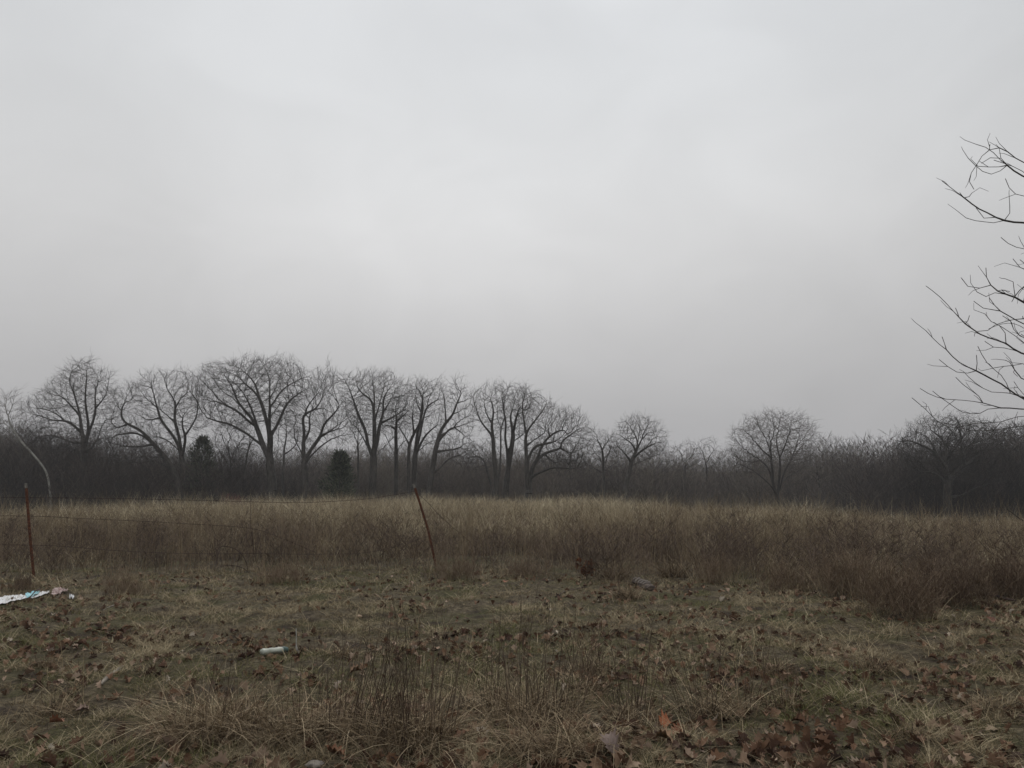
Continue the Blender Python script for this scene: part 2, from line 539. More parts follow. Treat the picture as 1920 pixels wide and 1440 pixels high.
# ------------------------------------------------------------------ the tree line
Z1 = ((0, 640), 4.0); Z2 = ((360, 640), 4.5); Z3 = ((600, 660), 4.8)
Z4 = ((860, 690), 4.3636); Z5 = ((1240, 740), 5.0526); Z6 = ((1560, 720), 4.8); Z7 = ((1680, 250), 2.4)
def zp(s, z):
    return [np.array(q) for q in parse(s, *z)]
TREES = [
 # label, zoom frame, limbs, crown outline, depth, options
 ('sycamore', 'slender white-barked leaning tree at the far left, bending left behind the first rusty post', Z1,
  "385,1240 375,1120 355,990 300,910 220,820 150,740 90,650 60,570 80,520 100,440|90,650 40,620 10,560|150,740 100,690 60,650|220,820 160,780 110,740|60,570 40,500 50,430",
  "-60,450 60,400 130,380 140,480 120,560 170,640 160,740 60,720 -60,640", 68,
  dict(N=260, base=.085, seed=3, drift=.2), (SYC, SYCT)),
 ('oak_tree', 'wide bare oak with a tall pointed crown top, first large tree from the left', Z1,
  "640,1230 640,1100 620,950 640,800 635,760|635,780 610,660 600,560 580,480 560,400 540,320|640,780 665,640 640,480 640,380 650,280 650,180|650,720 700,600 720,500 710,420 725,330 740,290|615,690 540,620 480,580 420,540 340,510 260,500|625,770 540,760 440,720 360,700 280,720 230,700|640,830 690,800 740,720 760,640 800,590 845,580|480,580 430,600 380,590 300,560 220,540|600,560 530,480 470,420 400,400|560,400 520,300 540,220|720,500 770,440 800,380 810,300|640,860 540,800 430,795",
  "150,560 170,470 340,360 470,230 560,160 650,120 700,150 730,230 840,230 870,400 880,560 820,700 700,820 560,830 300,790 180,700", 71,
  dict(N=1250, base=.30, seed=5), None),
 ('oak_tree', 'dark oak leaning far to the left, its heavy limb sweeping over the brush', Z1,
  "1350,1230 1340,1120 1330,1040 1280,930 1220,850 1160,780 1100,710 1030,650 950,620 915,590 905,520 930,460 950,400|905,520 880,470 850,420|1160,780 1040,690 960,690 890,700 830,720|1130,790 1000,790 900,780 830,760|1280,970 1230,930 1150,890 1050,910 940,900 840,880 760,850|930,460 990,430 980,360|950,620 880,650 840,610 830,570|1250,880 1140,865 1040,870",
  "820,380 900,350 1000,320 1010,420 960,500 1010,600 1180,720 1280,860 1160,900 900,920 760,860 800,700 830,560", 69,
  dict(N=620, base=.24, seed=8), None),
 ('oak_tree', 'upright bare oak with three crooked rising limbs, just left of the dark cedar', Z1,
  "1370,1230 1372,1050 1370,900 1355,840|1355,840 1320,740 1260,660 1200,580 1180,490 1150,400 1130,300|1365,850 1340,700 1310,600 1320,500 1350,440 1400,380 1420,290|1370,860 1400,700 1450,620 1480,540 1480,450 1440,400 1400,320|1310,600 1260,560 1200,510 1150,480 1080,470 1000,450|1320,500 1300,420 1260,370 1240,290|1350,830 1280,760 1200,720 1120,710|1200,580 1120,590 1060,560 1020,520|1180,490 1110,440 1060,380 1030,330|1400,700 1360,640 1370,560|1450,640 1510,650 1560,640",
  "1000,340 1060,260 1140,230 1200,280 1240,220 1340,230 1400,220 1440,280 1500,330 1510,480 1560,640 1450,720 1300,740 1150,740 1020,560 980,440", 70,
  dict(N=850, base=.25, seed=13), None),
 ('oak_tree', 'largest bare oak, broad domed crown and twin stout trunks, tallest in the row', Z2,
  "680,1260 670,1150 660,1050 655,975|655,975 662,850 655,760 655,650 660,540 650,480 660,380 640,280 600,200|650,985 600,880 560,760 500,640 420,560 370,480 340,380 270,280|590,880 550,850 480,790 380,730 290,690 200,670 130,640 80,580|530,720 460,660 400,600 300,545 240,520 160,500 80,480 40,400|640,740 610,600 570,470 540,380 500,310 440,260|660,560 690,520 740,430 800,380 870,340 960,300 1010,310|672,790 740,660 800,520 860,470 930,420 1000,390|650,480 700,400 740,300 760,220|300,545 220,480 150,400 90,330|420,560 340,480 260,420 200,350 180,280|670,1010 720,940 730,800 740,720 800,690|570,470 500,400 420,330|660,640 720,560 760,500|560,760 520,620 480,520 430,440",
  "0,330 60,270 150,210 330,190 450,150 560,145 640,170 760,150 860,200 980,250 1020,340 1010,440 900,500 820,640 700,720 560,700 420,760 260,720 100,660 50,560 10,440", 70,
  dict(N=2300, base=.40, seed=21), None),
 ('oak_tree', 'low spreading oak with twisted limbs reaching right, close beside the largest oak', Z2,
  "960,1270 950,1150 950,1030|950,1030 930,940 880,850 860,740 880,660 850,600 830,540|945,990 940,850 950,760 930,660 950,580 1010,500 1040,470|955,1010 1010,900 1080,820 1150,770 1230,740 1310,720|960,1020 1050,920 1130,850 1220,810 1300,790 1360,780|1090,810 1100,720 1150,660 1210,600 1250,560|950,600 1040,580 1100,480 1160,400 1200,320 1180,270|1040,580 1100,560 1160,590|940,850 1000,740 980,650 1010,590|1100,480 1120,380 1100,290|1230,740 1260,680 1240,620|1150,770 1240,700 1330,640",
  "810,560 850,500 960,470 1040,380 1060,280 1120,240 1210,250 1210,400 1180,480 1280,530 1370,640 1370,790 1180,840 1040,800 960,900 880,820 810,680", 69,
  dict(N=1250, base=.29, seed=34), None),
 ('oak_tree', 'fan-shaped bare oak with a thick straight trunk, right of the small round cedar', Z3,
  "470,1230 480,1050 480,930|480,930 490,800 490,700 490,600 480,500 460,420 400,340 370,250|470,930 430,850 420,740 370,620 320,500 290,400 250,300 200,220|490,930 520,780 540,640 580,540 640,420 700,330|490,620 530,500 560,380 600,250|500,945 560,870 640,790 700,730|430,850 400,800 350,700 290,650|540,640 600,620 680,570 760,520|490,520 490,400 480,280|370,620 310,580 270,530|460,420 420,400 350,350 330,270|580,540 560,440 640,300|640,420 720,400 780,380|320,500 250,420 180,390",
  "165,260 200,190 300,220 380,195 500,200 620,205 680,250 780,300 810,380 790,480 760,600 640,660 560,760 420,800 330,700 270,600 180,420", 71,
  dict(N=1650, base=.36, seed=55, infl=1.4, kill=.34), None),
 ('oak_tree', 'slim straight-trunked oak wedged between the fan-shaped oak and the twin-trunked oak', Z3,
  "685,1220 685,1050 685,900 682,760 690,620 680,540 690,460 720,380|682,930 630,840 590,760 550,720 500,720|690,620 760,560 810,520|685,700 620,660 570,670|690,900 740,820 800,780|690,560 650,500 660,420",
  "560,500 640,420 760,380 830,460 830,600 780,720 700,800 600,740 540,660", 73,
  dict(N=380, base=.19, seed=89), None),
 ('oak_tree', 'slender oak of one thin dark trunk that bends right, beside the twin-trunked oak', Z3,
  "795,1220 800,1000 805,830 850,730 900,640 920,560 930,440 900,360 860,300|805,840 760,750 710,680 650,640|850,730 830,600 840,520|920,560 980,500 1010,430|780,780 740,830 700,850",
  "820,300 880,265 960,280 980,380 950,520 860,620 760,720 640,660 700,560 830,480", 72,
  dict(N=420, base=.16, seed=144), None),
 ('oak_tree', 'oak with a heavy trunk right behind the leaning rusty post', Z3,
  "848,1230 850,1000 862,900|862,900 870,760 900,640 915,540 920,440 930,330|865,900 900,740 930,600 960,480 1000,380 1050,300|868,905 960,830 1050,790 1100,780|865,910 940,760 1000,700 1070,650|930,600 1000,560 1070,540|915,540 870,460 860,380|960,480 1010,460 1070,420|862,920 830,900 800,860",
  "830,330 900,260 1000,290 1090,250 1100,400 1080,560 1090,680 1060,800 900,860 850,720 860,500", 74,
  dict(N=880, base=.27, seed=233), None),
 ('oak_tree', 'oak leaning right with long level limbs, the last before the gap of open sky', Z3,
  "985,1290 1000,1150 1020,1000 1040,880 1060,800 1080,720 1130,640 1200,560 1230,460 1270,380 1230,290|1130,640 1130,520 1110,400 1090,330|1060,800 1120,740 1200,660 1290,600 1370,560|1075,770 1180,690 1280,660 1370,620|1035,900 1100,890 1180,880 1250,870 1300,820|1015,1090 1070,1060 1120,1000 1160,950 1240,940 1320,890 1420,890|1200,560 1280,520 1350,480|1230,460 1300,440 1350,420|1200,660 1260,720 1320,760|1160,950 1240,1000 1300,1040",
  "1060,330 1110,300 1190,320 1210,270 1280,290 1340,380 1390,430 1390,620 1330,780 1430,880 1300,950 1150,960 1080,860 1080,700 1100,520", 70,
  dict(N=1000, base=.25, seed=377), None),
 ('oak_tree', 'slender twin-stemmed bare tree, leftmost of the tight clump right of the sky gap', Z4,
  "310,1010 300,850 290,700 280,570 240,510 180,440 140,330 120,220|280,570 265,450 230,380 205,250|320,950 335,850 345,650 340,500 320,400 310,250 300,150|340,500 380,400 370,300 400,180|290,640 240,620 190,660|265,450 290,360 260,250|335,700 300,600 320,500",
  "100,230 140,170 240,170 300,130 380,150 400,250 380,400 350,540 290,620 200,500 140,400", 71,
  dict(N=850, base=.22, seed=610), None),
 ('oak_tree', 'oak with close-set parallel trunks in the middle of the tight clump', Z4,
  "385,1010 395,900 400,800 400,690|400,690 380,560 390,450 370,350 350,220|395,880 425,700 450,520 470,400 490,320 450,220|400,690 440,600 520,550 560,500|450,520 420,420 440,330|470,400 540,330 560,250 520,180|425,700 500,680 550,650|490,320 560,340 600,260",
  "330,240 380,160 470,180 550,170 600,240 580,360 540,500 480,600 400,620 370,500", 73,
  dict(N=950, base=.28, seed=987), None),
 ('oak_tree', 'large oak with long arching limbs sweeping low to the right of the tight clump', Z4,
  "572,1030 560,900 555,780 548,650 545,540 535,420 520,330 540,200|545,540 600,460 650,400 700,330 720,270|572,1000 590,850 640,750 700,700 780,675 850,670 930,690 1000,660 1050,620|640,750 680,640 740,560 800,520 850,470 890,420|585,890 680,850 770,810 870,820 980,820|550,640 620,590 700,530|700,700 780,770 900,730|850,670 830,600 900,560 980,500|555,780 620,640 720,620 800,600|740,560 730,480 760,420|780,810 840,870 900,880|545,600 480,560 430,540|850,500 900,540 960,470 1000,500",
  "440,250 520,170 600,190 640,250 750,290 780,360 880,350 1000,400 1080,500 1070,630 1000,740 1040,820 900,850 760,830 640,770 590,680 520,560", 70,
  dict(N=1750, base=.32, seed=1597), None),
 ('oak_tree', 'small thin tree between the arching oak and the round-topped oak', Z4,
  "1185,1010 1185,800 1175,660 1140,600 1110,510|1175,660 1220,600 1250,560|1185,740 1230,700 1240,640|1140,600 1100,570",
  "1080,520 1120,480 1180,560 1260,560 1270,680 1180,740 1110,680", 76,
  dict(N=230, base=.12, seed=2584), None),
 ('oak_tree', 'lone oak with a rounded mushroom-like crown right of the arching oak', Z4,
  "1360,1010 1385,900 1410,780|1410,780 1380,720 1310,650 1280,600 1240,570|1412,770 1450,680 1410,610 1370,580 1320,550|1450,680 1470,600 1440,540 1400,470 1370,440|1450,680 1490,600 1540,540 1610,520|1425,740 1520,660 1600,620 1690,600|1470,600 1480,500 1475,430|1410,800 1500,760 1570,730 1660,700|1490,600 1530,500 1560,450|1400,640 1440,660|1540,640 1600,570 1660,560|1380,720 1340,740 1280,720",
  "1235,580 1330,540 1330,460 1400,420 1480,415 1570,430 1640,480 1700,580 1690,680 1560,740 1440,720 1300,700", 74,
  dict(N=900, base=.21, seed=4181), None),
 ('elm_tree', 'pale fan-shaped tree spreading from its base like a vase, standing alone', Z5,
  "1100,1000 1100,970 1092,940|1092,940 1065,880 1055,760 1040,600 1030,450 1020,330|1080,930 1050,870 960,790 900,740 800,730|1055,860 1020,700 940,620 840,560 760,490 690,410|1040,600 960,530 880,440 800,350 760,300|1045,570 1000,440 940,330 900,240|1100,950 1120,760 1125,600 1090,480 1100,380 1130,220|1125,600 1170,480 1210,380 1230,250|1105,930 1135,850 1160,740 1220,640 1270,500 1300,400 1330,220|1220,640 1300,520 1380,440 1470,340|1140,830 1230,760 1330,700 1420,640|940,620 860,640 760,620 690,570|1270,500 1340,420 1400,330|1030,450 1070,350 1050,220|900,740 800,680 700,650|1300,520 1400,500 1460,430",
  "660,400 740,310 800,250 900,225 1000,200 1060,185 1170,195 1240,240 1330,200 1400,280 1480,310 1470,420 1400,560 1440,660 1300,760 1180,740 1080,700 960,760 780,760 640,640", 78,
  dict(N=2000, base=.20, seed=6765, infl=1.3, kill=.32, up=.2, twr=.0055, tip=.0062), (TWIG, TWIGL)),
 ('dead_tree', 'small dark forked snag standing at the field edge right of the vase-shaped tree', Z5,
  "1500,1060 1500,950 1505,870 1490,780 1470,700|1505,870 1540,800 1560,740|1500,985 1440,950 1390,910 1370,880|1505,870 1470,820",
  "1370,900 1400,760 1480,680 1570,730 1560,830 1480,860", 68,
  dict(N=60, base=.10, seed=10946, twig=(.3, .3)), None),
 ('oak_tree', 'broad dark domed oak at the far right, low behind the overhanging bare twigs', Z6,
  "1040,1100 1040,1000 1040,850 1020,740|1020,740 950,640 880,580 780,540 680,500 600,520|1030,760 1040,640 1000,500 900,420 860,360|1040,850 1180,750 1160,500 1150,380 1120,320|1160,640 1260,520 1330,420 1380,370|1180,750 1320,640 1420,560 1500,470|950,640 880,500 780,440 720,430|1160,500 1230,420 1250,340|1020,900 940,800 820,790 740,760|1040,1010 1160,1010 1250,960 1400,900 1560,880 1720,880|1380,910 1480,990 1700,950|1260,520 1400,500 1480,430",
  "550,580 620,490 700,410 830,330 950,310 1120,295 1280,320 1400,360 1500,400 1560,500 1600,760 1400,880 1100,860 820,820 640,740", 68,
  dict(N=2300, base=.36, seed=17711, depth=.9), None),
 ('oak_tree', 'bare oak at the right edge of the view behind the drooping twigs', Z6,
  "1760,1100 1750,900 1740,760|1740,760 1680,600 1640,480 1650,400|1740,760 1760,560 1800,400|1740,800 1850,650 1900,500|1680,600 1580,520 1540,440|1745,850 1640,760 1560,740",
  "1500,460 1580,400 1700,365 1850,380 1960,450 2000,640 1850,800 1600,800 1520,640", 74,
  dict(N=900, base=.28, seed=28657), None),
 ('scrub_oak', 'tangled scrubby little tree between the pointed cedar and the largest oak', Z2,
  "340,1230 330,1100 320,960 300,880|320,960 260,820 230,740|300,880 320,800 290,730|325,1000 380,900 420,820|330,1080 240,940 190,860|360,1230 360,1000 400,860 450,800",
  "170,740 230,690 340,690 430,740 500,800 540,960 420,1010 280,1000 180,900", 78,
  dict(N=700, base=.12, seed=46368), None),
 ('slim_tree', 'straight pole-like tree between the spreading oak and the fan-shaped oak', Z3,
  "345,1260 345,1000 340,820 345,700 340,620|340,820 300,720 290,660|342,840 380,760 400,700|345,900 320,800",
  "270,640 330,560 400,620 420,760 380,860 300,840 270,740", 82,
  dict(N=160, base=.11, seed=75025), None),
 ('slim_tree', 'slanting thin sapling just left of the largest oak trunk', Z2,
  "430,1200 450,1050 480,880 490,740|480,880 520,820 530,760",
  "440,720 520,700 540,840 480,900 450,800", 84,
  dict(N=120, base=.10, seed=75), None),
 ('slim_tree', 'thin double-stemmed tree seen in the gap right of the largest oak', Z2,
  "770,1100 780,900 800,780 790,690|780,900 740,820|790,960 880,860 900,760|880,1100 890,980 885,880",
  "700,700 790,640 900,720 920,860 820,880 740,840", 84,
  dict(N=300, base=.12, seed=76), None),
 ('oak_tree', 'low grey oak filling the edge of the sky gap behind the right-leaning oak', Z3,
  "1560,1260 1500,1050 1480,960|1480,960 1400,930 1330,960|1490,1000 1560,940|1480,960 1470,880",
  "1260,900 1400,860 1560,900 1620,980 1500,1060 1300,1020", 86,
  dict(N=420, base=.14, seed=77), None),
]
for nm, lab, z, tr, poly, Yd, opt, mats in TREES:
    traces = zp(tr, z); pl = zp(poly, z)[0]
    o_ = dict(opt); o_['N'] = int(o_['N'] * 3.7); o_['infl'] = 1.1; o_['kill'] = .30; o_['step'] = .18
    data = grow_tree(traces, pl, Yd, **o_)
    tree_object(nm, lab, 'tree', data, mats or (BARK, TWIG), 'bare trees along the far edge of the field')

# smaller trees beyond the row, each crown showing over the brush
BACK = [  # label, base px, crown: centre px, top py, bottom py, half width, depth
 ('faint spiky treetop just right of the mushroom-crowned oak', 1290, 830, 900, 42, 104),
 ('faint bushy treetop halfway between the mushroom-crowned oak and the vase-shaped tree', 1327, 822, 905, 34, 98),
 ('low hazy treetop touching the left side of the vase-shaped tree', 1375, 838, 905, 40, 110),
 ('faint sparse treetop just right of the vase-shaped tree', 1560, 824, 900, 40, 108),
 ('faint treetop with upright twigs left of the dark domed oak', 1608, 820, 900, 36, 100),
 ('narrow upright little treetop standing left of the dark domed oak', 1656, 822, 900, 13, 96),
 ('hazy crown behind the arching oak, low over its right limb tips', 1072, 800, 900, 44, 96),
 ('hazy treetop behind the mushroom-crowned oak', 1228, 845, 910, 50, 92),
 ('leafless tree cut by the left edge of the view behind the white-barked tree', 8, 800, 920, 60, 84),
 ('low hazy crown between the first large oak and the left-leaning oak', 222, 790, 910, 55, 88),
 ('hazy low crown behind the right-leaning oak beside the open-sky gap', 868, 838, 915, 42, 100),
 ('misty crown seen between the two cedars under the spreading oak', 590, 838, 915, 50, 98),
 ('misty low crown behind the fan-shaped oak trunk', 735, 842, 915, 50, 104),
 ('misty crown behind the thin tree left of the mushroom-crowned oak', 1130, 822, 910, 46, 90),
 ('dim crown right of the dark domed oak, behind the drooping twigs', 1885, 792, 900, 45, 86),
 ('small dim crown on the left shoulder of the dark domed oak', 1700, 812, 905, 38, 84),
]
for i, (lab, px, top, bot, hw, Yd) in enumerate(BACK):
    cy = top + (bot - top) * .55
    lean = (i * 37 % 11 - 5) * 1.5
    tr = [np.array([(px, 960), (px + lean * .4, bot + 10), (px + lean, cy)]),
          np.array([(px + lean, cy), (px - hw * .35, cy - (cy - top) * .5), (px - hw * .5, top + 8)]),
          np.array([(px + lean, cy), (px + hw * .3, cy - (cy - top) * .5), (px + hw * .4, top + 8)]),
          np.array([(px + lean * .5, cy + 12), (px + hw * .6, cy - 5), (px + hw * .8, cy - 15)]),
          np.array([(px + lean * .5, cy + 16), (px - hw * .6, cy), (px - hw * .8, cy - 12)])]
    rg = np.random.default_rng(900 + i)
    a = np.linspace(0, 2 * np.pi, 14, endpoint=False)
    rr = 1 + rg.uniform(-.22, .12, 14)
    pl = np.stack([px + np.cos(a) * hw * rr, cy - np.sin(a) * np.where(np.sin(a) > 0, cy - top, (bot - cy) * .7) * rr], 1)
    data = grow_tree(tr, pl, Yd, seed=300 + i, N=int(380 * hw / 40 + 60), base=.13, step=.34, infl=1.7, kill=.42, tip=.006, twr=.006)
    tree_object('bare_tree', lab, 'tree', data, (TWIG, TWIG), 'bare treetops showing over the brush', k=4)

# ------------------------------------------------------------------ cedars
def cedar(label, px, top, base_py, hw, Yd, seed, squash=1.0, shape=1.0):
    rng = np.random.default_rng(seed)
    b = P(px, base_py, Yd); g = float(H(b[0], b[1]))
    zt = P(px, top, Yd)[2]; Hh = zt - g; R = hw / F * Yd
    t = thing('cedar_tree', label, 'tree', (b[0], b[1], g), 'evergreen cedars in the tree line')
    v, f = polytube([(np.array([[0, 0, -.1], [0.03, 0, Hh * .5], [0, 0, Hh * .97]]), np.array([.12, .07, .015]))], 6)
    link('trunk', mesh_from('trunk', v, f, True), BARK, t)
    n = 4200
    u = rng.random(n) ** .8
    zz = .03 + .97 * u
    prof = (1 - zz) ** (.75 * shape) * (0.55 + .45 * np.minimum(1, zz * 6)) + .02
    az = rng.random(n) * 2 * np.pi
    lump = 1 + .55 * (vnoise(az * 1.9 + seed, zz * 11) - .5) * 2
    rr = R * prof * lump * rng.uniform(.15, 1.12, n) ** .6 * 1.15
    c = np.stack([rr * np.cos(az), rr * np.sin(az), zz * Hh + .12 * rng.normal(size=n)], 1)
    outd = np.stack([np.cos(az), np.sin(az), .9 + .5 * rng.normal(size=n)], 1)
    outd = norm(outd + rng.normal(0, .35, (n, 3)))
    L = rng.uniform(.12, .48, n)[:, None]
    side = norm(np.cross(outd, rng.normal(size=(n, 3)))) * rng.uniform(.02, .05, n)[:, None]
    V = np.stack([c - side, c + side, c + outd * L + side * .4, c + outd * L - side * .4], 1).reshape(-1, 3)
    Fa = np.arange(4 * n).reshape(-1, 4)
    me = mesh_from('foliage', V, Fa, attrs={'tint': np.repeat(rng.random(n), 4)})
    link('foliage', me, CEDAR, t)
cedar('dark pointed cedar, the taller evergreen, left of the tangled scrubby tree', 374, 822, 945, 44, 72, 1, shape=.85)
cedar('small rounded cedar right of the low spreading oak', 636, 850, 935, 26, 68, 2, shape=.6)

# ------------------------------------------------------------------ brush and far wood (uncountable masses)
def stick_proto(rng, h, stems, br, spread):
    """a clump of thin stems with side twigs; returns pos,par,rad"""
    pos, par, rad = [], [], []
    for s in range(stems):
        a = rng.uniform(0, 6.28); ln = rng.uniform(.0, spread)
        hh = h * rng.uniform(.55, 1.05)
        d = np.array([math.cos(a) * ln, math.sin(a) * ln, 1]); p = np.array([math.cos(a), math.sin(a), 0]) * rng.uniform(0, .35)
        m = 6; prev = -1; r0 = (2.3 if stems <= 3 else 1.0) * rng.uniform(.008, .016) * (h / 3.5) ** .7
        for i in range(m + 1):
            t = i / m
            q = p + d * hh * t + rng.normal(0, .05, 3) * hh * .3 * t
            pos.append(q); par.append(prev); rad.append(r0 * (1 - .75 * t)); prev = len(pos) - 1
            if i >= 1:
                for _ in range(br):
                    if rng.random() < .85:
                        a2 = rng.uniform(0, 6.28); L = hh * rng.uniform(.12, .30) * (1.15 - t)
                        dd = np.array([math.cos(a2), math.sin(a2), rng.uniform(.5, 1.5)])
                        e = q + dd * L + 0
                        pos.append(e); par.append(prev); rad.append(.0055); k_ = len(pos) - 1
                        for __ in range(3):
                            dd2 = dd + rng.normal(0, .5, 3)
                            pos.append(e + dd2 * L * .7); par.append(k_); rad.append(.004)
    return np.array(pos), np.array(par), np.array(rad)
def mass(name, protos, places, k, tint_rng, rad_scale=1.0):
    """places: x,y,z,scale,rotation,tint"""
    VV, FF, TT = [], [], []; off = 0
    built = [tubes(p, q, r * rad_scale, k) for p, q, r in protos]
    SEG = [np.repeat(np.random.default_rng(j).normal(0, .20, len(b_[0]) // (2 * k)), 2 * k) for j, b_ in enumerate(built)]
    for i, (x, y, z, s, ro, ti) in enumerate(places):
        v, f = built[i % len(built)]
        c, s_ = math.cos(ro), math.sin(ro)
        w_ = np.stack([(v[:, 0] * c - v[:, 1] * s_) * s + x, (v[:, 0] * s_ + v[:, 1] * c) * s + y, v[:, 2] * s + z], 1)
        VV.append(w_.astype(np.float32)); FF.append((f + off).astype(np.int32)); off += len(v)
        TT.append(np.clip(ti + SEG[i % len(built)], 0, 1).astype(np.float32))
    return mesh_from(name, np.concatenate(VV), np.concatenate(FF), attrs={'tint': np.concatenate(TT)})

rng = np.random.default_rng(77)
# upper outline of the brush mass, photo pixels
OUT_X = [-200, 0, 60, 120, 200, 300, 430, 520, 640, 760, 860, 960, 1060, 1200, 1270, 1330, 1400, 1480, 1560, 1640, 1690, 1740, 1820, 1920, 2200]
OUT_Y = [808, 812, 808, 822, 830, 842, 846, 852, 846, 840, 844, 846, 848, 852, 852, 858, 858, 852, 848, 846, 838, 826, 826, 822, 818]
pl_ = []
for i in range(1500):
    Yb = rng.uniform(68, 94)
    px = rng.uniform(-140, 2060)
    Yb += 18 * float(sm(430, 520, px) * sm(1660, 1580, px))
    x, _, _ = P(px, 900, Yb)
    if 1240 < px < 1640: Yb += rng.uniform(0, 14); x = P(px, 900, Yb)[0]
    z = float(H(x, Yb)) - .05
    top = P(px, np.interp(px, OUT_X, OUT_Y) + rng.uniform(-8, 52) + 14 * (vnoise(px * .03, Yb * .1) - .5), Yb)[2]
    hgt = max(1.5, top - z)
    pl_.append((x, Yb, z, hgt / 4.0, rng.uniform(0, 6.28), np.clip(rng.normal(.34, .2) + .30 * float(sm(430, 620, px) * sm(1680, 1500, px)), 0, 1)))  # middle clumps get a paler tint: haze put into their colour
protos = [stick_proto(np.random.default_rng(40 + i), 4.0, (10, 8, 3, 9, 2, 7)[i], (4, 4, 3, 5, 3, 4)[i], (.5, .6, .22, .7, .12, .4)[i]) for i in range(6)]
o = link('brush', mass('brush', protos, pl_, 3, None, .72), BRUSH)
tag(o, 'dense leafless brush filling the ground beneath the tree line', 'brush', kind='stuff')

pl_ = []
for i in range(750):
    Yb = 100 + 150 * rng.random() ** 1.2
    px = rng.uniform(-160, 2080)
    x = P(px, 900, Yb)[0]; z = float(H(x, Yb)) - .05
    top = P(px, np.interp(px, OUT_X, OUT_Y) + rng.uniform(-2, 22), Yb)[2]
    hgt = np.clip(top - z, 3.5, 15)
    pl_.append((x, Yb, z, hgt / 4.0, rng.uniform(0, 6.28), np.clip(rng.normal(.5, .2), 0, 1)))
o = link('far_wood', mass('far_wood', protos, pl_, 3, None, .62), WOOD)
tag(o, 'distant leafless wood fading grey in the mist behind the tree line', 'wood', kind='stuff')

# ------------------------------------------------------------------ grass
def blades(x, y, h, wd, lean, rng, tint, nseg=3, curl=.5, droop=0):
    """curved tapering blades; returns verts, quads, tint"""
    n = len(x); z = H(x, y) - .01
    az = rng.uniform(0, 2 * np.pi, n)
    ld = np.stack([np.cos(az), np.sin(az), 0 * az], 1)
    fa = rng.uniform(0, 2 * np.pi, n)
    side = np.stack([np.cos(fa), np.sin(fa), 0 * fa], 1)
    base = np.stack([x, y, z], 1)
    R = []
    cu = rng.uniform(0, 1, n) * curl
    for i in range(nseg + 1):
        t = i / nseg
        off = lean * t + cu * t * t
        c = base + ld * (off * h)[:, None] + np.array([0, 0, 1]) * (h * (t - (cu * droop) * t ** 3))[:, None]
        w_ = wd * (1 - t ** 1.5 * .85)
        R.append(np.stack([c - side * w_[:, None] * .5, c + side * w_[:, None] * .5], 1))
    V = np.stack(R, 1).reshape(-1, 3)
    m = (nseg + 1) * 2
    b = (np.arange(n) * m)[:, None]
    j = np.arange(nseg)[None, :] * 2
    Fq = np.stack([b + j, b + j + 1, b + j + 3, b + j + 2], -1).reshape(-1, 4)
    return V, Fq, np.repeat(tint, m)
def join(parts):
    off = 0; VV, FF, TT = [], [], []
    for v, f, t in parts:
        VV.append(v); FF.append(f + off); TT.append(t); off += len(v)
    return np.concatenate(VV), np.concatenate(FF), np.concatenate(TT)

GRASS = mat_tint('dry_field_grass', [(0, (.062, .047, .034)), (.2, (.125, .092, .062)), (.42, (.185, .138, .088)),
                                     (.65, (.245, .195, .125)), (.85, (.35, .295, .19)), (1, (.50, .44, .31))])
# front edge of the uncut field, world y for world x
def front(x):
    return np.interp(x, [-40, -9, -5, -2.2, -.5, 1.5, 3.4, 4.7, 5.6, 6.4, 7.5, 30],
                     [13.0, 12.9, 12.9, 13.2, 13.4, 12.6, 11.5, 10.6, 9.9, 9.8, 10.2, 10.6]) + 1.4 * (vnoise(x * .9 + 50, x * 0) - .5) + .6 * (vnoise(x * 3 + 20, x * 0) - .5)
rng = np.random.default_rng(101)
n = 310000
u = rng.random(n)
yy = 9.8 * (68 / 9.8) ** u
xx = rng.uniform(-1, 1, n) * (yy * .70 + 3.5)
fr = front(xx)
ok = yy > fr + rng.random(n) ** 2.2 * 4.5 - .8
ok &= rng.random(n) < (.30 + .70 * sm(-.5, 5, yy - fr))
ok &= rng.random(n) < np.clip(.35 + (fbm(xx * 1.4 + 800, yy * .9 + 800, 2) - .3) * 2.2, .25, 1)
xx, yy, fr = xx[ok], yy[ok], fr[ok]; n = len(xx)
dist = yy - fr
patch = fbm(xx * .35 + 200, yy * .22 + 200, 3)
patch2 = fbm(xx * .9 + 300, yy * .7 + 300, 3)
hm = (.15 + .16 * sm(0, 2, dist) + .32 * sm(1, 10, dist) + .36 * sm(6, 24, dist)) * (.30 + 1.2 * patch2 + .6 * (patch - .45) + .5 * (fbm(xx * .28 + 60, yy * .28 + 60, 2) - .5)) * (1 - .22 * sm(13, 30, xx) )
hh = hm * rng.uniform(.55, 1.15, n)
straw = sm(14, 34, yy) * (1 - .75 * sm(9, 24, xx)) * (1 - .35 * sm(-16, -30, xx))
lump = fbm(xx * 2.2 + 900, yy * 1.2 + 900, 2)
tint = np.clip(.37 + .28 * straw + .9 * (patch - .5) + 1.0 * (lump - .5) + rng.normal(0, .17, n), 0.02, 1)
hot = rng.random(n) < .07
tint[hot] = np.clip(tint[hot] + .35, 0, 1)
wd = (.0030 + .00036 * yy) * rng.uniform(.6, 1.3, n)
P1 = blades(xx, yy, hh, wd, rng.uniform(0, .75, n) ** 1.3, rng, tint, 3, .8, .25)
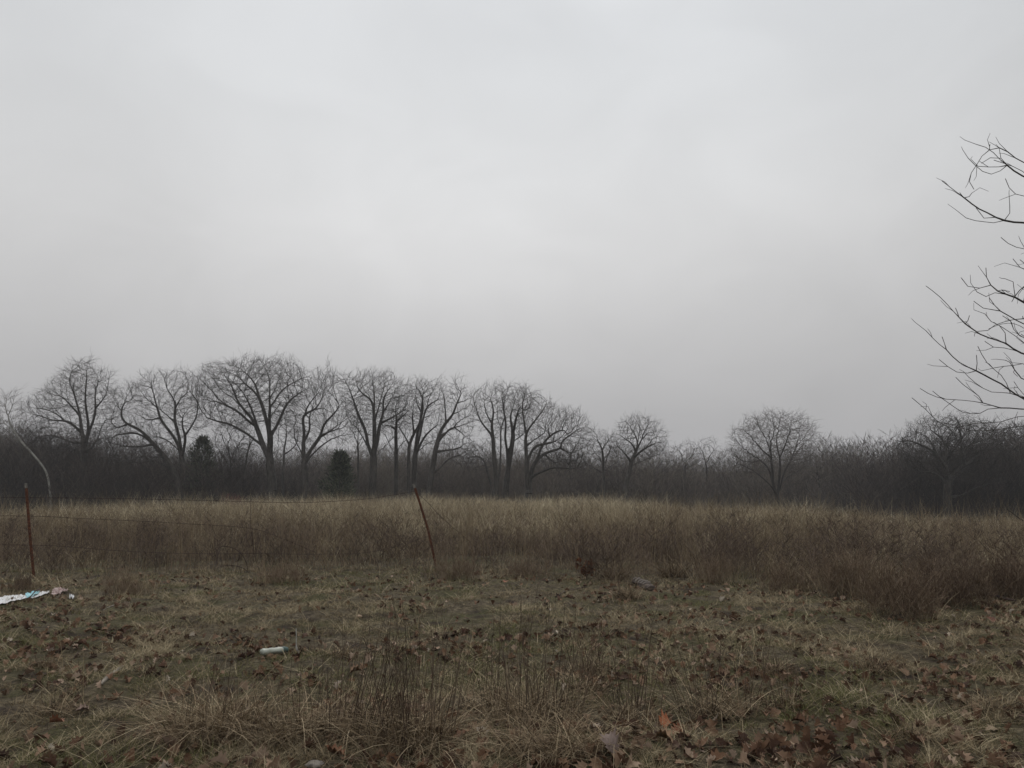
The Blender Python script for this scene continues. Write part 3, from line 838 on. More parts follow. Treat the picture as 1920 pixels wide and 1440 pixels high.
# tall seed stalks poking above
n2 = 9000
yy = 13.5 * (67 / 13.5) ** rng.random(n2)
xx = rng.uniform(-1, 1, n2) * (yy * .70 + 3)
cl = fbm(xx * .5 + 400, yy * .3 + 400, 2) > .47
xx, yy = xx[cl], yy[cl]; n2 = len(xx)
st2 = (1 - .7 * sm(9, 24, xx))
P2 = blades(xx, yy, rng.uniform(.85, 1.45, n2) * (1 - .15 * sm(13, 28, xx)), (.004 + .00032 * yy), rng.uniform(0, .22, n2), rng,
            np.clip(.50 + .25 * st2 * sm(14, 30, yy) + rng.normal(0, .12, n2), 0, 1), 4, .35)
v, f, t = join([P1, P2])
o = link('field_grass', mesh_from('field_grass', v, f, attrs={'tint': t}), GRASS)
tag(o, 'uncut dead grass, reddish in front and straw-coloured at the far edge', 'grass', kind='stuff')

# dark branching weed stems between the grass
rng = np.random.default_rng(103)
wprot = [stick_proto(np.random.default_rng(60 + i), 1.0, 5, 2, .35) for i in range(5)]
pl_ = []
for i in range(1500):
    y = 11 * (45 / 11) ** rng.random(); x = rng.uniform(-1, 1) * (y * .7 + 2)
    if y < float(front(x)) + .2: continue
    pl_.append((x, y, float(H(x, y)) - .02, rng.uniform(.35, 1.0), rng.uniform(0, 6.28), np.clip(rng.normal(.35, .25), 0, 1)))
o = link('weeds', mass('weeds', wprot, pl_, 3, None, .42), mat_tint('weed_stems', [(0, (.05, .036, .030)), (.5, (.115, .083, .062)), (1, (.22, .17, .12))]))
tag(o, 'thin dark dead weed stems mixed through the field grass', 'weeds', kind='stuff')

# short turf in front of the fence
TURF = mat_tint('short_turf', [(0, (.030, .021, .015)), (.15, (.070, .047, .027)), (.35, (.150, .110, .062)), (.52, (.235, .185, .110)), (.66, (.34, .28, .18)),
                               (.68, (.070, .066, .026)), (.85, (.098, .096, .036)), (1, (.14, .135, .055))], rough=.85)
def turf_part(seed, n, y1, hr, wr, lean, curl, droop, nseg, tilt_tint, gfrac, clumpk):
    rng = np.random.default_rng(seed)
    yy = 3.3 * (y1 / 3.3) ** rng.random(n)
    xx = rng.uniform(-1, 1, n) * (yy * .70 + 2.4)
    ok = yy < front(xx) + 1.2
    xx, yy = xx[ok], yy[ok]; n = len(xx)
    p1 = fbm(xx * .9 + 500, yy * .9 + 500, 3); p2 = fbm(xx * 3.1 + 600, yy * 3.1 + 600, 2); p3 = fbm(xx * 9 + 650, yy * 9 + 650, 2)
    ok = rng.random(n) < np.clip((.5 * p2 + .5 * p3 - clumpk) * 6, .04, 1)
    xx, yy, p1, p2, p3 = xx[ok], yy[ok], p1[ok], p2[ok], p3[ok]; n = len(xx)
    green = (p1 + rng.normal(0, .10, n)) > gfrac
    br = np.clip(tilt_tint + 1.2 * (p2 - .5) + 1.1 * (p3 - .5) + rng.normal(0, .12, n), 0, .66)
    tint = np.where(green, np.clip(.84 + .6 * (p3 - .5) + rng.normal(0, .08, n), .69, 1), br)
    hh = rng.uniform(*hr, n) * (.4 + 1.0 * p2 + .5 * p3)
    return blades(xx, yy, hh, (wr + .00030 * yy) * rng.uniform(.7, 1.3, n), rng.uniform(*lean, n), rng, tint, nseg, curl, droop)
TP = [turf_part(105, 560000, 14.5, (.012, .05), .0016, (.1, 1.1), .8, .3, 2, .29, .60, .38),
      turf_part(106, 80000, 14.5, (.03, .10), .0018, (.8, 3.0), 1.2, .6, 3, .38, .80, .42),      # matted straw lying flat
      turf_part(107, 36000, 14.0, (.05, .13), .0018, (.1, .9), .9, .3, 3, .26, .75, .52)]        # little bristly tufts
v, f, t = join(TP)
o = link('turf', mesh_from('turf', v, f, attrs={'tint': t}), TURF)
tag(o, 'short matted brown and green grass in front of the fence', 'grass', kind='stuff')

# ------------------------------------------------------------------ fallen leaves
OUTL = np.array([[0, 0], [.10, .10], [.30, .16], [.22, .28], [.44, .42], [.26, .50], [.40, .70], [.18, .74], [.14, .92], [0, 1.0]])
def leaf_shape(rng, size):
    """one curled lobed leaf as a strip of quads either side of the midrib"""
    s = OUTL * size * np.array([rng.uniform(.8, 1.15), 1])
    n = len(s)
    fold = rng.uniform(.2, 1.5); curl = rng.uniform(-2.6, 2.6); tw = rng.uniform(-1.6, 1.6)
    mid = np.stack([0 * s[:, 0], s[:, 1], 0 * s[:, 0]], 1)
    L = np.stack([-s[:, 0] * rng.uniform(.7, 1.1), s[:, 1] + .02, np.abs(s[:, 0]) * fold], 1)
    R = np.stack([s[:, 0], s[:, 1] - .01, np.abs(s[:, 0]) * fold], 1)
    V = np.stack([L, mid, R], 1).reshape(-1, 3)
    V[:, 0] += 0.006 * rng.normal(size=len(V)) * size * 10 * .1
    t = V[:, 1] / size
    V[:, 2] += size * .35 * curl * (t - .5) ** 2 + size * .25 * tw * (t - .5) * V[:, 0] / size * 2
    F_ = []
    for i in range(n - 1):
        a = i * 3
        F_ += [[a, a + 1, a + 4, a + 3], [a + 1, a + 2, a + 5, a + 4]]
    V[:, 1] -= size * .5
    V[:, 2] -= V[:, 2].min()
    return V, np.array(F_)
LEAF = mat_tint('dead_leaves', [(0, (.028, .017, .013)), (.30, (.080, .043, .028)), (.55, (.15, .085, .050)), (.75, (.23, .155, .105)),
                                (.95, (.29, .22, .165)), (1, (.36, .31, .25))], rough=.75)
lrng = np.random.default_rng(211)
LP = [leaf_shape(lrng, 1.0) for _ in range(16)]
def leaf_mesh(x, y, size, tint, rng, lift=.004, tilt=.6):
    VV, FF, TT = [], [], []; off = 0
    z = H(x, y)
    for i in range(len(x)):
        v, f = LP[rng.integers(16)]
        a, b, c = rng.uniform(0, 6.28), rng.normal(0, tilt), rng.normal(0, tilt)
        ca, sa, cb, sb, cc, sc_ = math.cos(a), math.sin(a), math.cos(b), math.sin(b), math.cos(c), math.sin(c)
        R = np.array([[ca, -sa, 0], [sa, ca, 0], [0, 0, 1]]) @ np.array([[1, 0, 0], [0, cb, -sb], [0, sb, cb]]) @ np.array([[cc, 0, sc_], [0, 1, 0], [-sc_, 0, cc]])
        w_ = (v * size[i]) @ R.T
        w_[:, 2] -= w_[:, 2].min() * .7
        VV.append(w_ + [x[i], y[i], z[i] + lift * rng.random()]); FF.append(f + off); off += len(v)
        TT.append(np.full(len(v), tint[i]))
    return np.concatenate(VV), np.concatenate(FF), np.concatenate(TT)
rng = np.random.default_rng(212)
n = 22000
yy = 3.4 * (14 / 3.4) ** (rng.random(n) ** .85)
xx = rng.uniform(-1, 1, n) * (yy * .70 + 2.4)
den = fbm(xx * .8 + 700, yy * .8 + 700, 3)
den2 = fbm(xx * 2.6 + 750, yy * 2.6 + 750, 2)
pr = np.clip((den - .42) * 4.5, .10, 1) * np.clip((den2 - .35) * 4, .15, 1)
pr = np.maximum(pr, sm(5.2, 4.2, yy) * .5)                     # a drift of leaves nearest the road edge
pr = np.maximum(pr, sm(2.5, 6, xx) * sm(6, 8.5, yy) * .55)      # and under the tree on the right
pr = np.maximum(pr, sm(1.2, .2, np.abs(yy - front(xx) + .8)) * .35)
ok = rng.random(n) < pr
ok &= yy < front(xx) + .6
xx, yy = xx[ok], yy[ok]; n = len(xx)
tint = np.clip(rng.beta(1.6, 1.9, n) * 1.05, 0, 1)
v, f, t = leaf_mesh(xx, yy, rng.uniform(.03, .088, n) * (1 + .25 * sm(6, 4.5, yy)), tint, rng)
o = link('leaf_litter', mesh_from('leaf_litter', v, f, attrs={'tint': t}), LEAF)
tag(o, 'scattered brown and tan fallen leaves over the turf', 'leaves', kind='stuff')

# ------------------------------------------------------------------ the tree hanging in from the right
OV = """1368,2330 1372,1900 1368,1500 1362,1250 1368,950 1360,500 1372,0 1365,-350
|1368,1500 1000,1335 760,1290 576,1272 480,1296 400,1303 350,1305 270,1325 215,1315 180,1290 130,1240 72,1190
|1368,1420 900,1272 576,1240 470,1235 400,1215 340,1205 260,1198 200,1192 150,1172 108,1148
|455,1240 400,1243 370,1262 300,1255 255,1225 210,1195 165,1160
|400,1215 360,1170 320,1145 270,1098
|720,1225 576,1190 500,1167 430,1165 380,1140 325,1095
|1366,1300 800,1232 640,1212 576,1195 520,1160 470,1125 430,1105 370,1072 300,1040 260,1010 235,980 190,945 135,888
|370,1072 310,1080 260,1068 195,1018
|235,980 215,940 208,915
|370,1072 365,1030 362,997
|520,1160 470,1085 440,1060 400,1020 368,958
|1366,1150 800,1045 650,1012 576,992 520,965 484,940 430,925 380,905 320,865 280,825 230,770 190,730 135,686
|280,825 275,800 268,785
|312,860 325,840 331,820
|484,940 492,900 460,860 430,850 400,812
|576,992 500,967 440,962 400,935
|1366,1000 800,862 650,802 576,760 540,740 490,722 450,705 430,685 410,655 405,605
|430,690 380,697 330,690 300,675 293,650
|490,722 440,718 400,735 365,715
|650,900 576,857 520,830 480,805 450,790 440,760 420,740
|450,795 400,788 365,780 350,755
|700,850 576,835 500,845 450,860 420,885 370,890
|530,740 532,700 528,668
|1362,850 800,470 650,420 576,402 500,395 450,377 400,352 360,332 320,300 270,262 207,215
|455,377 400,382 375,360 360,335
|500,395 512,365 512,322
|480,395 420,404 390,395 350,392 315,381
|320,300 332,280 340,270
|305,293 296,278 288,267
|700,440 640,310 576,282 530,270 512,250 492,205
|1362,560 850,302 640,222 576,195 540,175 512,152 480,130 450,100 420,70 365,50
|512,152 460,172 430,184 400,180 370,150 350,140 325,112
|512,152 440,150 395,152 370,148
|520,120 450,108 410,115 385,135
|700,180 576,132 520,100 490,70 455,65 420,75 385,105 365,140
|640,222 560,165 500,140 440,120
|420,72 422,50
|365,145 338,180 332,215 340,240 352,252
|900,620 700,560 576,520 520,505 472,468
|700,650 576,612 545,590 526,565
|640,620 580,590 558,568
|1368,1560 900,1372 700,1322 576,1317 480,1330 420,1338 330,1335 280,1322
|900,1372 700,1365 576,1362 520,1350 480,1345
|700,1000 600,930 540,900 520,850 480,820
|650,1012 560,930 490,880 440,850
|800,1232 640,1130 560,1100 500,1010 492,1020
|700,1210 600,1050 520,1045 440,1055
|1368,1700 1000,1640 760,1700 620,1760 540,1720 500,1690"""
ov = parse(OV, *Z7)
rs = np.random.RandomState(3)
OY = 11.5
data = grow_tree(ov, parse("560,760 590,640 660,560 860,250 1000,-300 1368,-700 1900,-300 2100,400 2000,1100 1600,1350 1100,1300 700,1250 590,1180 560,1120 550,950", *Z7)[0],
                 OY, seed=4242, N=1500, base=.20, tip=.0048, step=.13, infl=.8, kill=.26, depth=.55, twig=(.18, .28),
                 twr=.0038, up=.12, wob=.004, drift=.16, prewob=.25, maxn=9000)
tree_object('shade_tree', 'near bare tree whose drooping twigs reach into the picture from the right edge', 'tree', data,
            (BARK, mat_noise('near_twigs', (.035, .027, .030), (.065, .05, .052), 6, bump=0)), k=5)

# ------------------------------------------------------------------ fence
BL = G(67, 1084); BM = G(820, 1062)
fd = norm((BM - BL)[:2]); 
def PF(px, py):
    """point of the fence's vertical plane seen at that spot of the photo"""
    d = rays(px, py); nrm = np.array([-fd[1], fd[0]])
    t = ((BL[:2] - CAMP[:2]) @ nrm) / (d[:2] @ nrm)
    return CAMP + d * t
def tpost(path, name='post'):
    """T-section steel post swept along path, with studs on its face"""
    path = np.array(path); d = norm(path[-1] - path[0])
    s = norm(np.cross(d, [0, 1, 0])); b = np.cross(s, d)
    prof = np.array([(-.019, -.014), (.019, -.014), (.019, -.009), (.0035, -.009), (.0035, .019), (-.0035, .019), (-.0035, -.009), (-.019, -.009)])
    V = np.concatenate([[p + s * q[0] * 1.1 + b * q[1] * 1.1 for q in prof] for p in path]); k = len(prof)
    Fq = [[i * k + j, i * k + (j + 1) % k, (i + 1) * k + (j + 1) % k, (i + 1) * k + j] for i in range(len(path) - 1) for j in range(k)]
    cap = (len(path) - 1) * k
    Fq += [[cap, cap + 1, cap + 2, cap + 7], [cap + 3, cap + 4, cap + 5, cap + 6]]
    # studs
    cs = np.concatenate([[0], np.cumsum(np.linalg.norm(np.diff(path, axis=0), axis=1))])
    V = list(V)
    for a in np.arange(.15, cs[-1] - .02, .053):
        c = np.array([np.interp(a, cs, path[:, i]) for i in range(3)]) - b * .0225
        o = len(V)
        for sx in (-.007, .007):
            for sz in (-.011, .011):
                for sy in (-.006, .006):
                    V.append(c + s * sx + d * sz + b * sy)
        Fq += [[o + i for i in q] for q in ([0, 1, 3, 2], [4, 6, 7, 5], [0, 4, 5, 1], [2, 3, 7, 6], [0, 2, 6, 4], [1, 5, 7, 3])]
    return np.array(V), np.array(Fq)
def bez(pts, n=5): return catmull(np.array(pts), n)
def make_post(pix, base, label):
    pts = [base - [0, 0, .12]] + [PF(*q) for q in pix]
    pts = bez(pts, 4)
    root = thing('fence_post', label, 'fence post', base, 'rusted steel posts of the broken fence')
    v, f = tpost(pts - base)
    link('shaft', mesh_from('shaft', v, f), RUST, root)
    top = pts[-1] - base; d = norm(pts[-1] - pts[-3])
    v, f = tpost([top - d * .0, top + d * .035, top + d * .075])
    link('tip', mesh_from('tip', v, f), mat_noise('weathered_paint', (.10, .09, .08), (.26, .25, .22), 40, bump=.2), root)
    return root
make_post([(58, 1015), (54, 965), (50, 915)], BL, 'upright rusty red steel post at the left, bent near its foot, pale tip')
make_post([(805, 1003), (790, 952), (778, 915)], BM, 'rusty orange steel post leaning hard to the left, near the middle')
fence = thing('wire_fence', 'sagging old barbed wire strung between the two rusty posts and beyond', 'wire', BL)
def wire(pix, r=.0035, name='barbed_wire', barbs=True, ends=None):
    pts = bez([PF(*q) for q in pix], 10) - BL
    cs = np.concatenate([[0], np.cumsum(np.linalg.norm(np.diff(pts, axis=0), axis=1))])
    paths = [(pts, r)]
    if barbs:
        rg = np.random.default_rng(len(pix) * 31)
        for a in np.arange(.06, cs[-1], .125):
            c = np.array([np.interp(a, cs, pts[:, i]) for i in range(3)])
            for _ in range(2):
                dd = norm(rg.normal(size=3)) * .016
                paths.append((np.array([c - dd, c + dd]), r * .55))
    v, f = polytube(paths, 4)
    return link(name, mesh_from(name, v, f, True), WIRE, fence)
wire([(-160, 930), (52, 933), (160, 934), (280, 936), (400, 939), (470, 941), (560, 942.5), (640, 939), (700, 934), (779, 921)])
wire([(-160, 967), (52, 967.5), (150, 972), (240, 976), (350, 982), (471, 991), (530, 1010), (590, 1035)])
wire([(-160, 1022), (57, 1022), (150, 1027), (230, 1033), (360, 1038), (480, 1038), (600, 1039), (700, 1034), (806, 1005)])
wire([(782, 925), (800, 940), (820, 962), (850, 990), (880, 1015), (905, 1042), (925, 1068)], barbs=True)
wire([(470, 935), (470, 965), (471, 998), (474, 1022), (480, 1050), (488, 1076)], .004, 'wire_stay', False)

# ------------------------------------------------------------------ brambles by the fence
def canes(name, label, cat, px_lists, r, mat, shift=-.25, seed=1, leafy=False):
    base = G(*px_lists[0][-1]); base = G(px_lists[0][-1][0], px_lists[0][-1][1])
    Yc = base[1] + shift
    t = thing(name, label, cat, base)
    paths = []
    for L in px_lists:
        p = bez([P(a, b, Yc + .12 * i - .1) for i, (a, b) in enumerate(L)], 6) - base
        paths.append((p, np.linspace(r * .7, r, len(p))))
    for q_ in paths:
        v, f = polytube([q_], 5)
        link('cane', mesh_from('cane', v, f, True), mat, t)
    return t, base
DARKST = mat_noise('dark_stems', (.022, .014, .014), (.065, .042, .036), 12, bump=0)
canes('bramble', 'dark arching bramble canes looping over at the fence foot, left of the wire stay', 'bramble',
      [[(398, 1046), (408, 1034), (415, 1025), (432, 1026), (446, 1033), (455, 1042), (462, 1056), (465, 1076)],
       [(400, 1068), (415, 1062), (430, 1060), (450, 1063), (462, 1070), (466, 1082)],
       [(436, 1046), (441, 1040), (450, 1038), (447, 1050), (442, 1052), (437, 1046)],
       [(405, 1064), (407, 1045), (413, 1030)]], .006, DARKST)

# ------------------------------------------------------------------ clumps of dead stems and grass
STEM = mat_tint('stiff_stems', [(0, (.030, .020, .016)), (.5, (.085, .060, .042)), (1, (.17, .13, .09))])
BLADE = mat_tint('dry_blades', [(0, (.050, .034, .022)), (.35, (.125, .089, .054)), (.7, (.24, .182, .115)), (1, (.42, .34, .225))])
def clump(label, px, py, top, w_px, nst, nbl, seed, lean=0.0, name='weed_clump', cat='weeds', group=None, tn=.55, base=None, hb=None, dark=0.0):
    """stiff upright stems (top: highest stem in the photo) over a mop of arching blades"""
    rg = np.random.default_rng(seed)
    b = G(px, py) if base is None else base
    hs_ = (py - top) / F * b[1]; R = w_px / 2 / F * b[1]
    pc = []; ns_ = 0
    if nst:
        paths, tt = [], []
        for i in range(nst):
            a = rg.uniform(0, 6.28); q = rg.random() ** .6 * R
            x0, y0 = q * math.cos(a) , q * math.sin(a) * .6
            h = hs_ * rg.uniform(.35, 1.18) * (1 - .25 * q / R)
            lx = lean + rg.normal(0, .12) + .22 * math.cos(a) * q / R; ly = rg.normal(0, .12)
            k1, k2 = rg.normal(0, .02, 2)
            z0 = float(H(b[0] + x0, b[1] + y0)) - b[2] - .02
            s = np.array([0, .35, .7, 1.0])
            p = np.stack([x0 + lx * h * s + k1 * np.sin(s * 3), y0 + ly * h * s + k2 * np.sin(s * 3), z0 + h * s], 1)
            r0 = rg.uniform(.0014, .0030)
            paths.append((p, r0 * (1 - .6 * s))); tt.append(np.full(3 * 8, rg.random()))
            if rg.random() < .5:                                  # a side twig
                c = p[2]; dd = np.array([rg.normal(0, .25), rg.normal(0, .25), .5]) * h * .35
                paths.append((np.array([c, c + dd * .5, c + dd]), r0 * .5)); tt.append(np.full(2 * 8, rg.random()))
        v, f = polytube(paths, 4)
        pc.append((v, f, np.concatenate(tt)[:len(v)])); ns_ = len(f)
    if nbl:
        n = int(nbl * .6)
        a = rg.uniform(0, 6.28, n); q = rg.random(n) ** .7 * R
        x = b[0] + q * np.cos(a); y = b[1] + q * np.sin(a) * .6
        h = (hb or .30) * rg.uniform(.35, 1.35, n)
        v, f, ti = blades(x, y, h, rg.uniform(.0030, .0075, n) * (1 if b[1] < 7 else 1.3), rg.uniform(.1, 1.3, n), rg,
                          np.clip(rg.normal(tn, .24, n) - dark, 0, 1), 6, 1.3, .62)
        pc.append((v - b, f, ti))
    v, f, ti = join(pc)
    me = mesh_from(name, v, f, attrs={'tint': ti})
    mi = np.ones(len(f), np.int32); mi[:ns_] = 0
    me.polygons.foreach_set('material_index', mi)
    return tag(link(name, me, [STEM, BLADE], loc=b), label, cat, group)
CG = 'clumps of dead weed stems and grass'
CL = [  # label, px, base py, stem top py, width px, stems, blades, lean, blade height
 ('tallest stem clump in the middle foreground, thin stems rising over arching dead grass', 1000, 1352, 1120, 190, 85, 900, .02, .30),
 ('bushy clump of leaning dark stems, lower foreground left of centre', 650, 1385, 1165, 170, 90, 800, .16, .28),
 ('clump of fine upright stems rising just left of the tallest stem clump', 775, 1400, 1150, 170, 80, 1000, .0, .30),
 ('pale tangled grass clump in the lower left foreground', 385, 1395, 1235, 190, 42, 1200, .10, .36),
 ('wispy pale grass clump between the lower left clump and the leaning-stem clump', 520, 1400, 1260, 130, 22, 700, .05, .32),
 ('loose mound of arching tan grass at the bottom, below the tallest stem clump', 1045, 1425, 1330, 210, 14, 1100, .0, .24),
 ('sparse stem clump with a dark foot, right of the tallest stem clump', 1190, 1352, 1165, 110, 34, 320, .0, .20),
 ('clump of slanting tan stems in the right foreground, beside the dark-footed clump', 1345, 1340, 1165, 150, 40, 520, -.12, .26),
 ('short dark branching stems standing alone right of the slanting tan stems', 1465, 1325, 1225, 110, 26, 160, -.05, .14),
 ('faint open spray of tall stems left of the tallest stem clump', 905, 1330, 1130, 90, 16, 200, .0, .2),
 ('low brown weed mound behind and right of the tallest stem clump', 1105, 1262, 1175, 90, 42, 380, .0, .16),
 ('small brown tussock a little right of the tallest stem clump', 1105, 1300, 1215, 70, 16, 300, .0, .16),
 ('dark low tussock beside the clear bottle', 640, 1232, 1190, 60, 12, 220, .0, .12),
 ('low brown tussock in the mossy ground at left', 85, 1252, 1220, 50, 14, 220, .0, .12),
 ('low dark weed patch left of the pale fallen stick', 110, 1340, 1290, 90, 18, 320, .0, .14),
 ('low wiry tussock at right, in the leaf-strewn ground', 1455, 1265, 1205, 80, 24, 320, .0, .15),
 ('round brown tussock near the right side of the leafy ground', 1640, 1258, 1215, 90, 16, 420, .0, .15),
 ('narrow grassy tuft behind the grey log piece', 1262, 1082, 1005, 60, 26, 420, .02, .42),
 ('small bristly brown tuft directly left of the grey log piece', 1175, 1126, 1080, 44, 22, 360, .0, .28),
 ('thin grass tuft at the field edge, first one right of the oak seedling', 1150, 1088, 1020, 60, 30, 420, .0, .4),
 ('low tangled weed at bottom right of the ground', 1840, 1335, 1280, 120, 16, 260, .0, .12),
 ('dark low tussock in the lower right leaves', 1700, 1385, 1335, 110, 14, 300, .0, .12),
]
def bush(label, px, py, top, w_px, stems, seed, tint, group=None, br=4):
    """a dead many-branched weed: fine forking twigs and a few dry blades at its foot"""
    b = G(px, py); h = (py - top) / F * b[1]; R = w_px / 2 / F * b[1]
    rg = np.random.default_rng(seed)
    pc = []
    for i in range(max(3, stems // 15)):
        p, q, r = stick_proto(rg, h * rg.uniform(.6, 1.0), 8, br, .40)
        a = rg.uniform(0, 6.28); d = R * .8 * rg.random() ** .6
        o_ = np.array([math.cos(a) * d, math.sin(a) * d * .7, 0]); o_[2] = float(H(b[0] + o_[0], b[1] + o_[1])) - b[2] - .02
        r = np.where(r > .0056, .0022 + 0 * r, .0014)
        p = p + o_; p[:, :2] = o_[:2] + (p[:, :2] - o_[:2]) * np.minimum(1, .6 * R / .35)
        v, f = tubes(p, q, r, 3)
        pc.append((v, f, np.repeat(np.clip(rg.normal(tint, .22, len(v) // 6), 0, 1), 6)))
    n = 220; a = rg.uniform(0, 6.28, n); q = rg.random(n) ** .7 * R
    v2, f2, t2 = blades(b[0] + q * np.cos(a), b[1] + q * np.sin(a) * .7, h * rg.uniform(.2, .85, n), rg.uniform(.003, .006, n), rg.uniform(0, .6, n), rg,
                        np.clip(rg.normal(.48, .22, n), 0, 1), 4, .7, .3)
    v, f, ti = join(pc + [(v2 - b, f2, t2)])
    me = mesh_from('weed_clump', v, f, attrs={'tint': ti})
    mi = np.zeros(len(f), np.int32); mi[-len(f2):] = 1
    me.polygons.foreach_set('material_index', mi)
    return tag(link('weed_clump', me, [WEED, BLADE], loc=b), label, 'weeds', group)
WEED = mat_tint('dead_weed_twigs', [(0, (.052, .036, .027)), (.5, (.14, .098, .068)), (1, (.27, .21, .145))])
for i, A_ in enumerate([
 ('large bushy brown weed clump at the right, standing forward of the field', 1682, 1152, 1030, 160, 150, .5),
 ('smaller bushy weed clump behind the large brown weed clump', 1590, 1118, 1010, 110, 110, .60),
 ('broad dark weed clump between the large brown weed clump and the right edge', 1790, 1135, 1035, 150, 170, .35),
 ('dark reddish weed clump cut by the right edge of the view', 1895, 1120, 1030, 130, 150, .40),
 ('low loose weed clump left of the two bushy ones at the right', 1490, 1110, 1040, 110, 70, .55),
 ('grey twiggy weed at the field edge right of the upright post', 245, 1118, 1060, 100, 70, .75),
 ('dark twiggy weed behind the plastic litter', 40, 1105, 1075, 70, 40, .4),
 ('low spreading dead weed at the foot of the leaning post', 850, 1086, 1030, 100, 60, .6),
 ('low dead weed at the field edge midway between the two posts', 520, 1092, 1040, 120, 70, .6),
 ('wide low weed patch at the field edge left of the oak seedling', 985, 1082, 1035, 130, 70, .5),
 ('thin brown weed standing behind the grassy tuft and log piece', 1340, 1092, 1025, 90, 50, .6)]):
    bush(*A_[:6], 1500 + i, A_[6], CG)
for i, (lab, px, py, top, w_, ns, nb, ln, hb) in enumerate(CL):
    clump(lab, px, py, top, w_, ns, nb, 1000 + i, ln, hb=hb, group=CG, dark=.12 if i >= 10 else 0)

# ------------------------------------------------------------------ single tall dead grass stalks
def stalk(label, pts, r, mat, yoff=0.0, group=None):
    b = G(*pts[0])
    p = np.array([b] + [P(q[0], q[1], b[1] + yoff * (i + 1)) for i, q in enumerate(pts[1:])])
    p = bez(p, 5)
    v, f = polytube([(p - b, np.linspace(r, r * .45, len(p)))], 4)
    o = link('grass_stalk', mesh_from('grass_stalk', v, f, True), mat, loc=b)
    return tag(o, label, 'grass stalk', group)
STRAW = mat_noise('straw', (.20, .15, .085), (.36, .29, .18), 9, bump=0)
SG = 'single dead grass stalks'
for lab, pts in [
 ('long pale bent stalk crossing above the lower left clump', [(345, 1302), (370, 1245), (395, 1200)]),
 ('thin upright straw at left above the moss', [(118, 1270), (115, 1215), (107, 1180)]),
 ('thin straight stalk right of the pale fallen stick', [(156, 1330), (156, 1270), (157, 1225)]),
 ('forked pale stalk leaning right above the bottle at left', [(462, 1222), (478, 1185), (505, 1148)]),
 ('kinked pale stalk in the middle, leaning right from the stem clump', [(1112, 1230), (1085, 1180), (1062, 1150)]),
 ('short stray straw lying slanted near the bottom left', [(172, 1382), (188, 1362), (198, 1350)]),
 ('pale stalk standing bent at the field edge right of the tuft', [(1412, 1085), (1405, 1040), (1400, 1010)]),
 ('pale crooked stalk standing at the fence line left of the wire stay', [(255, 1030), (253, 1000), (258, 968)])]:
    stalk(lab, pts, .0028, STRAW, .02, SG)

# ------------------------------------------------------------------ oak seedling still holding its leaves
b = G(1100, 1084)
t = thing('oak_seedling', 'knee-high oak seedling still holding rust-brown leaves at the field edge', 'seedling', b)
rg = np.random.default_rng(5)
paths = []; lx, ly, lz = [], [], []
for i in range(9):
    a = rg.uniform(0, 6.28); L = rg.uniform(.12, .30)
    e = np.array([math.cos(a) * L * .7, math.sin(a) * L * .6, L])
    paths.append((bez([[0, 0, 0], e * [.35, .35, .55], e], 4), .003))
    for k_ in range(7):
        q = e * rg.uniform(.4, 1.05) + rg.normal(0, .02, 3); lx.append(q)
v, f = polytube(paths, 4)
link('stems', mesh_from('stems', v, f, True), DARKST, t)
VV, FF, TT = [], [], []; off = 0
for q in lx:
    lv, lf = LP[rg.integers(16)]
    R = np.linalg.qr(rg.normal(size=(3, 3)))[0]
    VV.append((lv * rg.uniform(.05, .085)) @ R.T + q); FF.append(lf + off); off += len(lv); TT.append(np.full(len(lv), rg.uniform(.3, .62)))
link('leaves', mesh_from('leaves', np.concatenate(VV), np.concatenate(FF), attrs={'tint': np.concatenate(TT)}),
     mat_tint('russet_leaves', [(0, (.05, .02, .012)), (.5, (.15, .06, .028)), (1, (.22, .10, .05))]), t)

# ------------------------------------------------------------------ reddish shrub by the tree line
b = P(440, 935, 67.0); g = float(H(b[0], b[1])); b = np.array([b[0], b[1], g])
t = thing('red_shrub', 'low reddish shrub at the far field edge, left of the largest oak', 'shrub', b)
pv, pp_, pr_ = stick_proto(np.random.default_rng(9), 2.1, 26, 4, .7)
v, f = tubes(pv, pp_, pr_ * .8, 3)
link('twigs', mesh_from('twigs', v, f), mat_noise('red_twigs', (.09, .028, .028), (.17, .06, .055), 3, bump=0), t)

# ------------------------------------------------------------------ litter
def lerp_grid(nx_, ny_): return np.meshgrid(np.linspace(0, 1, nx_), np.linspace(0, 1, ny_))
def sheet(outline, seed, amp, nx_=26, ny_=9, lift=.012):
    """a crumpled film: outline = (left edge pts, right edge pts) on the ground, solid both sides"""
    rg = np.random.default_rng(seed)
    U, W = lerp_grid(nx_, ny_)
    top, bot = outline
    tp = np.stack([np.interp(U, np.linspace(0, 1, len(top)), np.array(top)[:, i]) for i in (0, 1)], -1)
    bt = np.stack([np.interp(U, np.linspace(0, 1, len(bot)), np.array(bot)[:, i]) for i in (0, 1)], -1)
    xy = tp * (1 - W[..., None]) + bt * W[..., None]
    z = H(xy[..., 0], xy[..., 1]) + lift + amp * (np.abs(fbm(U * 9 + seed, W * 4 + seed, 3) - .5) * 2) ** .8 + .3 * amp * rg.random(U.shape)
    T = np.concatenate([xy, z[..., None]], -1).reshape(-1, 3)
    I = np.arange(nx_ * ny_).reshape(ny_, nx_)
    f = np.stack([I[:-1, :-1], I[:-1, 1:], I[1:, 1:], I[1:, :-1]], -1).reshape(-1, 4)
    B = T - [0, 0, .004]
    f2 = f[:, ::-1] + len(T)
    rim = list(I[0, :]) + list(I[1:, -1]) + list(I[-1, -2::-1]) + list(I[-2:0:-1, 0])
    fr_ = [[rim[(i + 1) % len(rim)], rim[i], rim[i] + len(T), rim[(i + 1) % len(rim)] + len(T)] for i in range(len(rim))]
    return np.vstack([T, B]), np.vstack([f, f2, fr_]), U, W
